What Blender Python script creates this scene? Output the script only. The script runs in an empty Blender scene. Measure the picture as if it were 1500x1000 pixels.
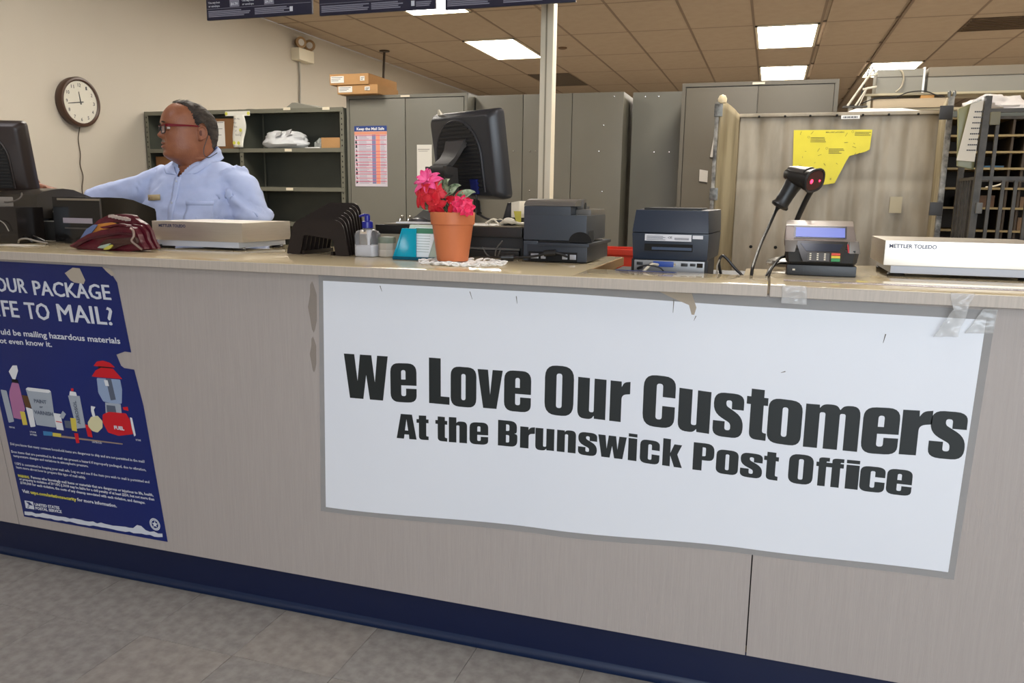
import bpy, bmesh, math, random
from math import sin, cos, pi, sqrt, radians
from mathutils import Vector, Matrix, Euler, noise
from mathutils.bvhtree import BVHTree
from mathutils.geometry import tessellate_polygon
random.seed(7)
SC = bpy.context.scene
COL = SC.collection

# ------------------------------------------------------------------ camera
_a, _p, _r, _f = 0.310969364, 0.179114692, 0.0141508281, 1156.56603
fwd = Vector((-sin(_a)*cos(_p), cos(_a)*cos(_p), -sin(_p)))
rt = Vector((cos(_a), sin(_a), 0)); upv = rt.cross(fwd)
R_ = cos(_r)*rt + sin(_r)*upv; U_ = -sin(_r)*rt + cos(_r)*upv
cam = bpy.data.objects.new('camera', bpy.data.cameras.new('camera'))
COL.objects.link(cam)
m = Matrix((R_, U_, -fwd)).transposed().to_4x4(); m.translation = (0, 0, 1.225)
cam.matrix_world = m
cam.data.sensor_width = 36; cam.data.lens = _f/1500*36
cam.data.clip_start = .05; cam.data.clip_end = 60
SC.camera = cam

# ------------------------------------------------------------------ world, light, exposure
w = bpy.data.worlds.new('world'); SC.world = w; w.use_nodes = True
w.node_tree.nodes['Background'].inputs[0].default_value = (.75, .85, 1, 1)
w.node_tree.nodes['Background'].inputs[1].default_value = .3
SC.view_settings.view_transform = 'Standard'
SC.view_settings.look = 'None'
SC.view_settings.exposure = 1.28
SC.view_settings.gamma = 1
SC.view_settings.use_curve_mapping = False

def area(name, loc, rot, sx, sy, power, col):
    l = bpy.data.lights.new(name, 'AREA'); l.shape = 'RECTANGLE'; l.size = sx; l.size_y = sy
    l.energy = power; l.color = col
    o = bpy.data.objects.new(name, l); COL.objects.link(o); o.location = loc; o.rotation_euler = rot
    return o
# daylight through the shop windows of the lobby behind the camera
area('window_daylight', (1.6, -2.9, 1.55), (radians(90), 0, 0), 3.4, 1.9, 62, (.80, .90, 1.0))
TROF_BACK, TROF_LOBBY = 11.0, 3.0       # emission of the ceiling light diffusers

# ------------------------------------------------------------------ materials
def srgb(r, g, b):
    f = lambda c: (c/12.92 if c <= .04045 else ((c+.055)/1.055)**2.4)
    return (f(r/255), f(g/255), f(b/255))
MATS = {}
def mat(name, col, rough=.6, metal=0, noise_s=0, noise_a=0, bump=0, bump_s=60, stretch=None, col2=None, spec=.5, alpha=1, trans=0, emit=None, es=0, coat=0):
    """Principled material; noise_a mixes towards col2 by object-space noise, bump adds relief."""
    if name in MATS: return MATS[name]
    M = bpy.data.materials.new(name); M.use_nodes = True; nt = M.node_tree; N = nt.nodes; L = nt.links
    b = N['Principled BSDF']
    c = srgb(*col)+(1,)
    b.inputs['Base Color'].default_value = c
    b.inputs['Roughness'].default_value = rough; b.inputs['Metallic'].default_value = metal
    b.inputs['Specular IOR Level'].default_value = spec
    b.inputs['Coat Weight'].default_value = coat
    if alpha < 1: b.inputs['Alpha'].default_value = alpha
    if trans: b.inputs['Transmission Weight'].default_value = trans
    if emit: b.inputs['Emission Color'].default_value = srgb(*emit)+(1,); b.inputs['Emission Strength'].default_value = es
    vec = None
    if noise_s or bump:
        tc = N.new('ShaderNodeTexCoord'); vec = tc.outputs['Object']
        if stretch:
            mp = N.new('ShaderNodeMapping'); mp.inputs['Scale'].default_value = stretch
            L.new(vec, mp.inputs[0]); vec = mp.outputs[0]
    if noise_s:
        n = N.new('ShaderNodeTexNoise'); n.inputs['Scale'].default_value = noise_s; n.inputs['Detail'].default_value = 5
        L.new(vec, n.inputs['Vector'])
        r = N.new('ShaderNodeMapRange'); r.inputs['From Min'].default_value = .35; r.inputs['From Max'].default_value = .68
        r.inputs['To Max'].default_value = noise_a; L.new(n.outputs['Fac'], r.inputs['Value'])
        x = N.new('ShaderNodeMix'); x.data_type = 'RGBA'; x.inputs[6].default_value = c
        x.inputs[7].default_value = (srgb(*col2) if col2 else tuple(k*.6 for k in c[:3]))+(1,)
        L.new(r.outputs[0], x.inputs[0]); L.new(x.outputs[2], b.inputs['Base Color'])
    if bump:
        n = N.new('ShaderNodeTexNoise'); n.inputs['Scale'].default_value = bump_s; n.inputs['Detail'].default_value = 3
        L.new(vec, n.inputs['Vector'])
        bp = N.new('ShaderNodeBump'); bp.inputs['Strength'].default_value = bump; bp.inputs['Distance'].default_value = .002
        L.new(n.outputs['Fac'], bp.inputs['Height']); L.new(bp.outputs[0], b.inputs['Normal'])
    MATS[name] = M
    return M

WALL = mat('wall_paint', (192, 184, 170), .75, bump=.15, bump_s=180, noise_s=1.2, noise_a=.25, col2=(180, 170, 154))
CEIL = mat('ceiling_tile', (178, 160, 138), .9, noise_s=9, noise_a=.35, col2=(164, 144, 120), bump=.5, bump_s=240)
TBAR = mat('ceiling_bar', (128, 108, 88), .6)
LAM = mat('laminate_panel', (170, 161, 155), .5, noise_s=26, noise_a=.4, col2=(159, 150, 144), stretch=(9, 9, .35), bump=.25, bump_s=60)
LAME = mat('laminate_edge', (186, 175, 162), .45, noise_s=30, noise_a=.5, col2=(164, 154, 142), stretch=(9, 9, .5), bump=.15, bump_s=80)
TOP = mat('counter_top_gloss', (204, 188, 152), .07, noise_s=5, noise_a=.15, col2=(192, 174, 138), spec=.55)
WOODE = mat('raw_wood_edge', (150, 112, 62), .6, noise_s=14, noise_a=.6, stretch=(1, 6, 20), col2=(118, 84, 44))
KICK = mat('blue_vinyl', (7, 22, 58), .35, bump=.1, bump_s=40)
KICK2 = mat('blue_vinyl_toe', (20, 38, 70), .4)
VCT = mat('floor_tile', (160, 156, 149), .42, noise_s=32, noise_a=.75, col2=(128, 123, 116), bump=.15, bump_s=120)
VCT2 = mat('floor_tile_warm', (165, 159, 150), .42, noise_s=28, noise_a=.75, col2=(134, 128, 119), bump=.15, bump_s=120)
GRIME = mat('floor_joint', (92, 84, 76), .8)
STEEL = mat('grey_green_steel', (108, 107, 94), .5, noise_s=3, noise_a=.3, col2=(98, 96, 82))
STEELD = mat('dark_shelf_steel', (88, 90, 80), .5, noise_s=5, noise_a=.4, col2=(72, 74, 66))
CABG = mat('cabinet_grey', (118, 116, 106), .42, noise_s=2.5, noise_a=.35, col2=(106, 102, 92))
CABW = mat('cabinet_warm_grey', (112, 108, 96), .42, noise_s=2.5, noise_a=.4, col2=(100, 94, 80))
CABB = mat('cabinet_brown_grey', (100, 94, 82), .45, noise_s=2.5, noise_a=.4, col2=(88, 80, 68))
HOLE = mat('black_hole', (14, 13, 12), .9)
CHROME = mat('chrome', (225, 222, 215), .15, 1)
BLACK = mat('black_plastic', (26, 25, 24), .38, bump=.1, bump_s=300)
BLACKG = mat('black_gloss_plastic', (20, 18, 17), .12, spec=.6)
BLACKM = mat('black_matt_plastic', (32, 31, 30), .6)
SLATE = mat('slate_blue_plastic', (50, 56, 64), .4, bump=.1, bump_s=200)
SLATED = mat('dark_slate_plastic', (38, 43, 51), .4)
SLATEG = mat('slate_grey_top', (92, 88, 82), .35)
WHITE = mat('white_paper', (232, 232, 230), .7)
OFFW = mat('cream_paint', (222, 212, 188), .45)
INK = mat('black_ink', (25, 31, 31), .55)
INKD = mat('dark_print', (40, 42, 55), .6)
CARD = mat('cardboard', (178, 136, 88), .8, noise_s=10, noise_a=.3, col2=(160, 120, 76))
CARDD = mat('brown_carton', (122, 84, 48), .8, noise_s=10, noise_a=.3)
SS = mat('brushed_steel', (205, 198, 186), .36, .75, noise_s=20, noise_a=.25, stretch=(.6, 1, 14), col2=(180, 172, 158))
SSG = mat('pale_enamel', (190, 194, 202), .4)
NAVY = mat('poster_navy', (15, 36, 108), .25, noise_s=2.0, noise_a=.5, col2=(13, 26, 78))
PTXT = mat('poster_white_ink', (204, 208, 216), .5)
PYEL = mat('poster_yellow_ink', (214, 206, 70), .5)
DIFF = mat('light_diffuser', (255, 250, 240), .5, emit=(255, 248, 236), es=TROF_BACK)
DIFFL = mat('lobby_diffuser', (255, 250, 245), .5, emit=(250, 247, 255), es=TROF_LOBBY)
TAPE = mat('clear_tape', (225, 225, 222), .12, alpha=.28, spec=.9, bump=1.0, bump_s=45)
LAMI = mat('clear_laminate', (176, 174, 172), .15, alpha=.5, spec=.5)

# ------------------------------------------------------------------ mesh helpers
def V(*a): return Vector(a)
class MB:
    """Collects simple solids and links them as ONE mesh object."""
    def __init__(s): s.b = bmesh.new()
    def _add(s, vs, fs, smooth=False, mi=0):
        vv = [s.b.verts.new(v) for v in vs]
        for f in fs:
            try:
                g = s.b.faces.new([vv[i] for i in f]); g.smooth = smooth; g.material_index = mi
            except ValueError: pass
        return vv
    def box(s, x0, x1, y0, y1, z0, z1, bevel=0, M=None, mi=0, seg=2):
        vs = [V(x, y, z) for z in (z0, z1) for y in (y0, y1) for x in (x0, x1)]
        t = bmesh.new()
        vv = [t.verts.new(v) for v in vs]
        for f in ((0, 2, 3, 1), (4, 5, 7, 6), (0, 1, 5, 4), (2, 6, 7, 3), (0, 4, 6, 2), (1, 3, 7, 5)): t.faces.new([vv[i] for i in f])
        if bevel: bmesh.ops.bevel(t, geom=t.edges[:], offset=bevel, segments=seg, affect='EDGES', profile=.7)
        s.merge(t, M, mi, bool(bevel)); return s
    def merge(s, t, M=None, mi=0, smooth=False):
        if M is not None: bmesh.ops.transform(t, matrix=M, verts=t.verts[:])
        t.verts.index_update()
        vs = [v.co.copy() for v in t.verts]; fs = [[v.index for v in f.verts] for f in t.faces]
        s._add(vs, fs, smooth, mi); t.free()
    def hexa(s, p, mi=0, bevel=0):
        """p: 8 points, bottom ring 4 then top ring 4"""
        t = bmesh.new(); vv = [t.verts.new(V(*q)) for q in p]
        for f in ((0, 3, 2, 1), (4, 5, 6, 7), (0, 1, 5, 4), (1, 2, 6, 5), (2, 3, 7, 6), (3, 0, 4, 7)): t.faces.new([vv[i] for i in f])
        if bevel: bmesh.ops.bevel(t, geom=t.edges[:], offset=bevel, segments=2, affect='EDGES', profile=.7)
        bmesh.ops.recalc_face_normals(t, faces=t.faces[:])
        s.merge(t, None, mi, bool(bevel)); return s
    def tube(s, pts, r, n=8, closed=False, mi=0, cap=True):
        pts = [V(*p) for p in pts]; rs = r if isinstance(r, (list, tuple)) else [r]*len(pts)
        k = len(pts); rings = []; prev = None
        for i, p in enumerate(pts):
            if closed: d = pts[(i+1) % k]-pts[i-1]
            else: d = pts[min(i+1, k-1)]-pts[max(i-1, 0)]
            d.normalize()
            if prev is None: a = d.orthogonal().normalized()
            else:
                a = prev-d*prev.dot(d)
                a = a.normalized() if a.length > 1e-6 else d.orthogonal().normalized()
            prev = a; c = d.cross(a)
            rings.append([p+(a*cos(2*pi*j/n)+c*sin(2*pi*j/n))*rs[i] for j in range(n)])
        vs = [v for g in rings for v in g]; fs = []
        for i in range(k if closed else k-1):
            o, q = i*n, ((i+1) % k)*n
            for j in range(n): fs.append((o+j, o+(j+1) % n, q+(j+1) % n, q+j))
        if cap and not closed: fs.append(tuple(range(n))[::-1]); fs.append(tuple((k-1)*n+j for j in range(n)))
        s._add(vs, fs, True, mi); return s
    def lathe(s, prof, c=(0, 0, 0), n=32, mi=0, M=None, smooth=True, sx=1, sy=1, ph=0):
        c = V(*c); vs = []; fs = []; k = len(prof)
        for r, z in prof:
            for j in range(n):
                a = 2*pi*j/n+ph; p = V(max(r, 1e-5)*cos(a)*sx, max(r, 1e-5)*sin(a)*sy, z)
                vs.append((M @ p if M is not None else p)+c)
        for i in range(k-1):
            for j in range(n): fs.append((i*n+j, i*n+(j+1) % n, (i+1)*n+(j+1) % n, (i+1)*n+j))
        if prof[0][0] > 1e-4 and k > 2: fs.append(tuple(range(n))[::-1])
        if prof[-1][0] > 1e-4 and k > 2: fs.append(tuple((k-1)*n+j for j in range(n)))
        s._add(vs, fs, smooth, mi); return s
    def loft(s, rings, mi=0, caps=True, smooth=True):
        n = len(rings[0]); vs = [V(*p) for g in rings for p in g]; fs = []
        for i in range(len(rings)-1):
            for j in range(n): fs.append((i*n+j, i*n+(j+1) % n, (i+1)*n+(j+1) % n, (i+1)*n+j))
        if caps: fs.append(tuple(range(n))[::-1]); fs.append(tuple((len(rings)-1)*n+j for j in range(n)))
        s._add(vs, fs, smooth, mi); return s
    def prism(s, poly, d, holes=(), M=None, mi=0):
        """polygon in (x, z) extruded along +y by d; M maps it into place"""
        loops = [[V(x, 0, z) for x, z in poly]]+[[V(x, 0, z) for x, z in h] for h in holes]
        flat = [p for l in loops for p in l]
        tris = tessellate_polygon([[V(p.x, p.z, 0) for p in l] for l in loops])
        if M is None: M = Matrix()
        n = len(flat)
        vs = [M @ p for p in flat]+([M @ (p+V(0, d, 0)) for p in flat] if d else [])
        fs = [tuple(t) for t in tris]
        if d:
            fs += [tuple(i+n for i in t)[::-1] for t in tris]
            o = 0
            for l in loops:
                k = len(l)
                for i in range(k): fs.append((o+i, o+(i+1) % k, o+(i+1) % k+n, o+i+n))
                o += k
        s._add(vs, fs, False, mi); return s
    def grid(s, f, nu, nv, mi=0, smooth=True, closeu=False, mask=None):
        vs = [f(i/(nu if closeu else nu-1), j/(nv-1)) for j in range(nv) for i in range(nu)]; fs = []
        for j in range(nv-1):
            for i in range(nu if closeu else nu-1):
                q = (j*nu+i, j*nu+(i+1) % nu, (j+1)*nu+(i+1) % nu, (j+1)*nu+i)
                if mask is None or mask(i/(nu-1), j/(nv-1)): fs.append(q)
        s._add(vs, fs, smooth, mi); return s
    def build(s, name, mats, parent=None, thick=0, fix=True, auto=True, origin=None):
        b = s.b
        loose = [v for v in b.verts if not v.link_faces]
        if loose: bmesh.ops.delete(b, geom=loose, context='VERTS')
        if fix: bmesh.ops.recalc_face_normals(b, faces=b.faces[:])
        me = bpy.data.meshes.new(name)
        if origin is None: origin = Vector((0, 0, 0)) if parent is None or not hasattr(parent, 'matrix_basis') else parent.matrix_basis.translation.copy()
        b.to_mesh(me); b.free()
        for mm in (mats if isinstance(mats, (list, tuple)) else [mats]): me.materials.append(mm)
        o = bpy.data.objects.new(name, me); COL.objects.link(o)
        if parent is not None:
            o.parent = parent; o.matrix_parent_inverse = Matrix.Translation(-WORLD(parent))
        if auto:
            try: me.set_sharp_from_angle(angle=radians(38))
            except Exception: pass
        if thick:
            md = o.modifiers.new('thick', 'SOLIDIFY'); md.thickness = thick; md.offset = 0
        return o
def WORLD(o):
    t = Vector((0, 0, 0))
    while o is not None:
        t += (o.matrix_parent_inverse @ o.matrix_basis).translation if o.parent else o.matrix_basis.translation
        o = o.parent
    return t
def tag(o, label=None, cat=None, group=None, kind=None):
    if label: o['label'] = label
    if cat: o['category'] = cat
    if group: o['group'] = group
    if kind: o['kind'] = kind
    return o
def thing(name, label, cat, loc=(0, 0, 0), group=None, kind=None):
    o = bpy.data.objects.new(name, None); COL.objects.link(o); o.location = loc
    o.empty_display_size = .1
    return tag(o, label, cat, group, kind)
def copy_tree(o, parent=None, offset=None):
    c = o.copy(); COL.objects.link(c)
    if parent is not None: c.parent = parent
    if offset is not None: c.location = o.location+Vector(offset)
    for ch in list(o.children): copy_tree(ch, c)
    return c
def grow_smooth(o, lv=1):
    md = o.modifiers.new('sub', 'SUBSURF'); md.levels = lv; md.render_levels = lv
    return o
def bez(pts, n=8):
    """Catmull-Rom through points"""
    P = [V(*p) for p in pts]; P = [P[0]*2-P[1]]+P+[P[-1]*2-P[-2]]; out = []
    for i in range(1, len(P)-2):
        a, b, c, d = P[i-1:i+3]
        for k in range(n):
            t = k/n; out.append(.5*((2*b)+(c-a)*t+(2*a-5*b+4*c-d)*t*t+(3*b-a-3*c+d)*t**3))
    out.append(P[-2]); return out
def rpoly(pts, n=5):
    """polygon with rounded corners: (x, z, radius)"""
    out = []; k = len(pts)
    for i in range(k):
        x, z = pts[i][:2]; r = pts[i][2] if len(pts[i]) > 2 else 0
        p = Vector((x, z))
        if r <= 0: out.append((x, z)); continue
        a = Vector(pts[i-1][:2])-p; b = Vector(pts[(i+1) % k][:2])-p
        ra = min(r, a.length*.499); rb = min(r, b.length*.499)
        A = p+a.normalized()*ra; B = p+b.normalized()*rb
        for j in range(n+1):
            t = j/n; q = A*(1-t)**2+p*2*t*(1-t)+B*t*t; out.append((q.x, q.y))
    return out
def text_mesh(txt, bold=.0, res=3):
    c = bpy.data.curves.new('t', 'FONT'); c.body = txt; c.offset = bold; c.resolution_u = res; c.size = 1
    o = bpy.data.objects.new('t', c); COL.objects.link(o)
    dg = bpy.context.evaluated_depsgraph_get(); me = bpy.data.meshes.new_from_object(o.evaluated_get(dg))
    bpy.data.objects.remove(o); bpy.data.curves.remove(c)
    vs = [v.co.copy() for v in me.vertices]; fs = [tuple(p.vertices) for p in me.polygons]
    bpy.data.meshes.remove(me)
    return vs, fs
CAP = .727  # cap height of the built-in font
def put_text(mb, txt, o, u, v, height, width=None, bold=.0, mi=0, res=3):
    """o: baseline start; u: baseline unit direction; v: up unit direction; height = cap height"""
    vs, fs = text_mesh(txt, bold, res)
    if not vs: return 0
    x0 = min(p.x for p in vs); x1 = max(p.x for p in vs)
    k = height/CAP; kx = (width/(x1-x0)) if width else k
    o, u, v = V(*o), V(*u), V(*v)
    mb._add([o+u*((p.x-x0)*kx)+v*(p.y*k) for p in vs], fs, False, mi)
    return (x1-x0)*kx
# ================================================================== SETTING
CZ = 2.905
XL, XR, YF, YB = -4.80, 4.2, -3.0, 16.92
def struct(name, mb, mats, parent=None, **k):
    o = mb.build(name, mats, parent, **k)
    if parent is None: o['kind'] = 'structure'
    return o
struct('wall_left', MB().box(XL-.12, XL, YF, YB, 0, CZ), WALL)
struct('wall_right', MB().box(XR, XR+.12, YF, YB, 0, CZ), WALL)
struct('wall_back', MB().box(XL, XR, YB, YB+.12, 0, CZ), WALL)
wf = MB()
wf.box(XL, -.2, YF-.12, YF, 0, CZ).box(3.4, XR, YF-.12, YF, 0, CZ).box(-.2, 3.4, YF-.12, YF, 0, .55).box(-.2, 3.4, YF-.12, YF, 2.55, CZ)
struct('wall_front', wf, WALL)
wd = MB().box(-.2, 3.4, YF-.08, YF-.04, .55, .6).box(-.2, 3.4, YF-.08, YF-.04, 2.5, 2.55)
for x in (-.2, 1.57, 3.35): wd.box(x, x+.05, YF-.08, YF-.04, .6, 2.5)
struct('window_1', wd, CHROME)

# floor: slab with tiles laid one by one where the picture shows them
fl = struct('floor', MB().box(XL, XR, YF, YB, -.02, -.003), mat('floor_slab', (165, 157, 147), .5, noise_s=20, noise_a=.5, col2=(140, 132, 122)))
T = .3048
tm = {}
for k, M_ in enumerate((VCT, VCT2)):
    tm[k] = MB().box(.0006, T-.0006, .0006, T-.0006, -.003, 0, bevel=.0006, seg=1).build('floor_tile', M_, fl)
for i in range(-9, 7):
    for j in range(0, 6):
        x = -1.303+i*T; y = 1.93-T*(j+1)+.0
        k = random.random() < .4
        first = tm[k]
        if not first.get('placed'): o = first; o['placed'] = 1
        else: o = first.copy(); COL.objects.link(o)
        o.location = (x, y, 0)
for k in (0, 1):
    if 'placed' in tm[k]: del tm[k]['placed']
for o in fl.children:
    if 'placed' in o: del o['placed']

# ceiling: bars and lift-out tiles; lights in the grid
ce = struct('ceiling', MB().box(XL, XR, YF, YB, CZ+.02, CZ+.1).box(XL, XR, YF, 5.95, CZ, CZ+.02), CEIL)
GX = [.33+.6096*i+(.075 if i > 0 else 0) for i in range(-8, 7)]
GY = [7.172+1.2192*i for i in range(-1, 9)]
bars = MB()
for x in GX: bars.box(x-.012, x+.012, 5.95, YB, CZ-.002, CZ+.012)
for y in GY: bars.box(XL, XR, y-.012, y+.012, CZ-.001, CZ+.012)
b = bars.build('grid_bars', TBAR, ce); b['kind'] = 'stuff'
LIGHTS = [(-3.023, 6.562), (-3.023, 9.0), (.025, 9.0), (.025, 11.44), (1.32, 11.44), (-3.023, 11.44+99),
          (.025, 6.562), (3.148, 6.562), (3.148, 9.0)]
LIGHTS = [l for l in LIGHTS if l[1] < 50]
tile0 = None; cells = []
xs = [XL]+GX+[XR]
for i in range(len(xs)-1):
    for j in range(len(GY)-1):
        xa, xb, ya, yb = xs[i], xs[i+1], GY[j], GY[j+1]
        cx, cy = (xa+xb)/2, (ya+yb)/2
        if any(abs(cx-l[0]) < .1 and abs(cy-l[1]) < .2 for l in LIGHTS): continue
        if abs(cx+3.023+.0) < .1 and 10.5 < cy < 12: continue   # return air grille cell
        if xb-xa < .6: MB().box(xa+.004, xb-.008, ya+.008, yb-.008, CZ-.0, CZ+.014).build('ceiling_tile', CEIL, ce); continue
        if tile0 is None:
            tile0 = MB().box(-.2968, .2968, -.6016, .6016, 0, .014, bevel=.003, seg=1).build('ceiling_tile', CEIL, ce); o = tile0
        else: o = tile0.copy(); COL.objects.link(o)
        o.location = (cx, cy, CZ-.0005)
def troffer(x, y, dm, label, name='ceiling_light'):
    t = thing(name, label, 'ceiling light', (x, y, CZ), 'ceiling lights')
    f = MB()
    for a in (-1, 1):
        f.box(x+a*.285-.012, x+a*.285+.012, y-.59, y+.59, CZ-.012, CZ+.01)
        f.box(x-.297, x+.297, y+a*.578-.012, y+a*.578+.012, CZ-.012, CZ+.01)
    f.build('frame', OFFW, t)
    MB().box(x-.272, x+.272, y-.565, y+.565, CZ-.008, CZ+.004, bevel=.003).build('diffuser', dm, t)
    return t
lab = {(-3.023, 6.562): 'bright ceiling light panel partly behind the hanging menu boards',
       (-3.023, 9.0): 'bright ceiling light panel left of the cream pole',
       (.025, 9.0): 'larger bright ceiling light panel, upper of the two above the tall cabinet',
       (.025, 11.44): 'smaller bright ceiling light panel just above the tall grey cabinet',
       (1.32, 11.44): 'bright ceiling light panel partly hidden behind the grey box at the right'}
for l in LIGHTS: troffer(l[0], l[1], DIFF, lab.get(l, 'ceiling light panel out of view over the back room'))
for x in (-3.023, .025, 3.07):
    for y in (3.9, 1.4, -1.2):
        t = thing('ceiling_light', 'ceiling light panel out of view over the lobby' if y < 2 else 'ceiling light panel out of view over the counter', 'ceiling light', (x, y, CZ), 'ceiling lights')
        MB().box(x-.297, x+.297, y-.59, y+.59, CZ-.012, CZ-.002).build('frame', OFFW, t)
        MB().box(x-.272, x+.272, y-.565, y+.565, CZ-.02, CZ-.01).build('diffuser', DIFF if y > 2 else DIFFL, t)
# air grilles
g = thing('air_grille', 'dark grey return air grille in the ceiling beside the cream pole', 'grille', (-3.02, 11.44, CZ))
MB().box(-3.31, -2.73, 10.85, 12.03, CZ+.01, CZ+.016).build('backing', mat('grille_back', (70, 60, 50), .8), g)
q = MB()
for k in range(24): q.box(-3.30, -2.74, 10.88+k*.048, 10.896+k*.048, CZ-.006, CZ+.01)
o = q.build('slats', mat('grille_slat', (112, 98, 82), .6), g); o['kind'] = 'stuff'
g = thing('ceiling_vent', 'dark brown stained ceiling vent at the top right', 'vent', (1.95, 8.85, CZ))
MB().box(1.62, 2.35, 8.55, 9.14, CZ-.008, CZ-.001).build('backing', mat('vent_back', (66, 50, 34), .8, noise_s=12, noise_a=.8, col2=(110, 88, 62)), g)
for k in range(7): MB().box(1.64, 2.33, 8.60+k*.078, 8.625+k*.078, CZ-.016, CZ-.008).build('slat', mat('vent_slat', (88, 68, 46), .7), g)
d = thing('smoke_sensor', 'small brown ceiling sensor beside the second light panel', 'sensor', (-2.3, 9.3, CZ))
MB().lathe([(.05, 0), (.05, -.012), (.03, -.02), (0, -.022)], (-2.36, 9.05, CZ-.001), 20).build('housing', mat('sensor_brown', (110, 84, 58), .6), d)

# cream pole
t = thing('cream_pole', 'tall cream metal pole rising to the ceiling behind the counter', 'pole', (-.92, 3.3, 0))
MB().box(-.947, -.893, 3.27, 3.33, 0, CZ, bevel=.004).build('post', OFFW, t)
MB().box(-.924, -.918, 3.267, 3.271, .02, CZ-.02).build('seam', mat('pole_seam', (150, 140, 118), .5), t)
MB().box(-.99, -.85, 3.22, 3.38, 0, .008).build('floor_flange', OFFW, t)
MB().box(-.99, -.85, 3.22, 3.38, CZ-.012, CZ-.002).build('ceiling_flange', OFFW, t)

# ================================================================== COUNTER
CT = 1.047
cn = thing('service_counter', 'long beige laminate service counter with blue base along the lobby', 'counter', (-1, 1.9, 0))
NX0, NX1 = -.44, .004
mb = MB()
mb.box(-4.2, NX0, 1.814, 2.51, 1.021, CT, bevel=.0025).build('countertop', [TOP], cn)
MB().box(NX0, NX1, 1.814, 2.03, 1.0211, CT, bevel=.002).build('countertop', [TOP], cn)
MB().box(.0085, 3.6, 1.814, 2.51, 1.0211, CT, bevel=.0025).build('countertop', [TOP], cn)
for x0, x1 in ((-4.2, NX1), (.0085, 3.6)):
    MB().box(x0, x1, 1.8105, 1.8139, 1.0205, CT-.0015, bevel=.0012, seg=1).build('edge_band', LAME, cn)
MB().box(NX0, NX0+.004, 2.032, 2.508, 1.0215, CT-.0012).build('cut_edge', WOODE, cn)
# front panels with real gaps
for k, (xa, xb, xc, xd) in enumerate(((-4.2, -2.42, -2.292, -4.2), (-2.417, .0085, .0125, -2.289), (.0115, 2.44, 2.44, .0155), (2.443, 3.6, 3.6, 2.443))):
    MB().hexa([(xd, 1.84, .145), (xc, 1.84, .145), (xc, 1.858, .145), (xd, 1.858, .145), (xa, 1.84, 1.0205), (xb, 1.84, 1.0205), (xb, 1.858, 1.0205), (xa, 1.858, 1.0205)]).build('front_panel', LAM, cn)
MB().box(-4.2, 3.6, 1.8585, 1.875, .143, 1.02).build('backing_board', HOLE, cn)
MB().box(-4.2, 3.6, 1.895, 1.91, .0, .145).build('kick_board', KICK, cn)
kb = MB(); n = 6
pr = [(1.895, .020), (1.8935, .012), (1.889, .005), (1.882, .001), (1.878, .0), (1.895, .0)]
kb.loft([[(-4.2, y, z) for y, z in pr], [(3.6, y, z) for y, z in pr]], smooth=False)
kb.build('cove_base', KICK2, cn)
MB().box(-4.2, 3.6, 1.858, 2.48, .143, .16).box(-4.2, -.47, 2.46, 2.478, .16, 1.02).box(.03, 3.6, 2.46, 2.478, .16, 1.02).box(-.47, -.452, 1.875, 2.478, .16, 1.02).box(.012, .03, 1.875, 2.478, .16, 1.02).build('carcass', mat('carcass_board', (120, 98, 70), .7), cn)
for xa in (-4.2, 3.58): MB().box(xa, xa+.02, 1.876, 2.459, .162, 1.02).build('end_panel', LAM, cn)
# shelf inside the notch that carries the label printer
MB().box(-.436, -.06, 2.034, 2.50, 1.004, 1.018).build('printer_shelf', mat('shelf_dark', (60, 62, 66), .5), cn)
MB().box(-.06, .0, 2.20, 2.50, 1.012, 1.026).build('filler_board', TOP, cn)
# stains on the laminate
st = MB(); 
for (x, z, a, h) in ((-1.155, .93, .012, .07), (-1.158, .80, .009, .05)):
    st.prism([(x+a*cos(t_*pi/6)*(1+.3*sin(t_*2.3)), z+h*sin(t_*pi/6)) for t_ in range(12)], 0, M=Matrix.Translation((0, 1.8397, 0)))
st.build('stain', mat('laminate_stain', (150, 138, 124), .6, alpha=.45), cn)

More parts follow.
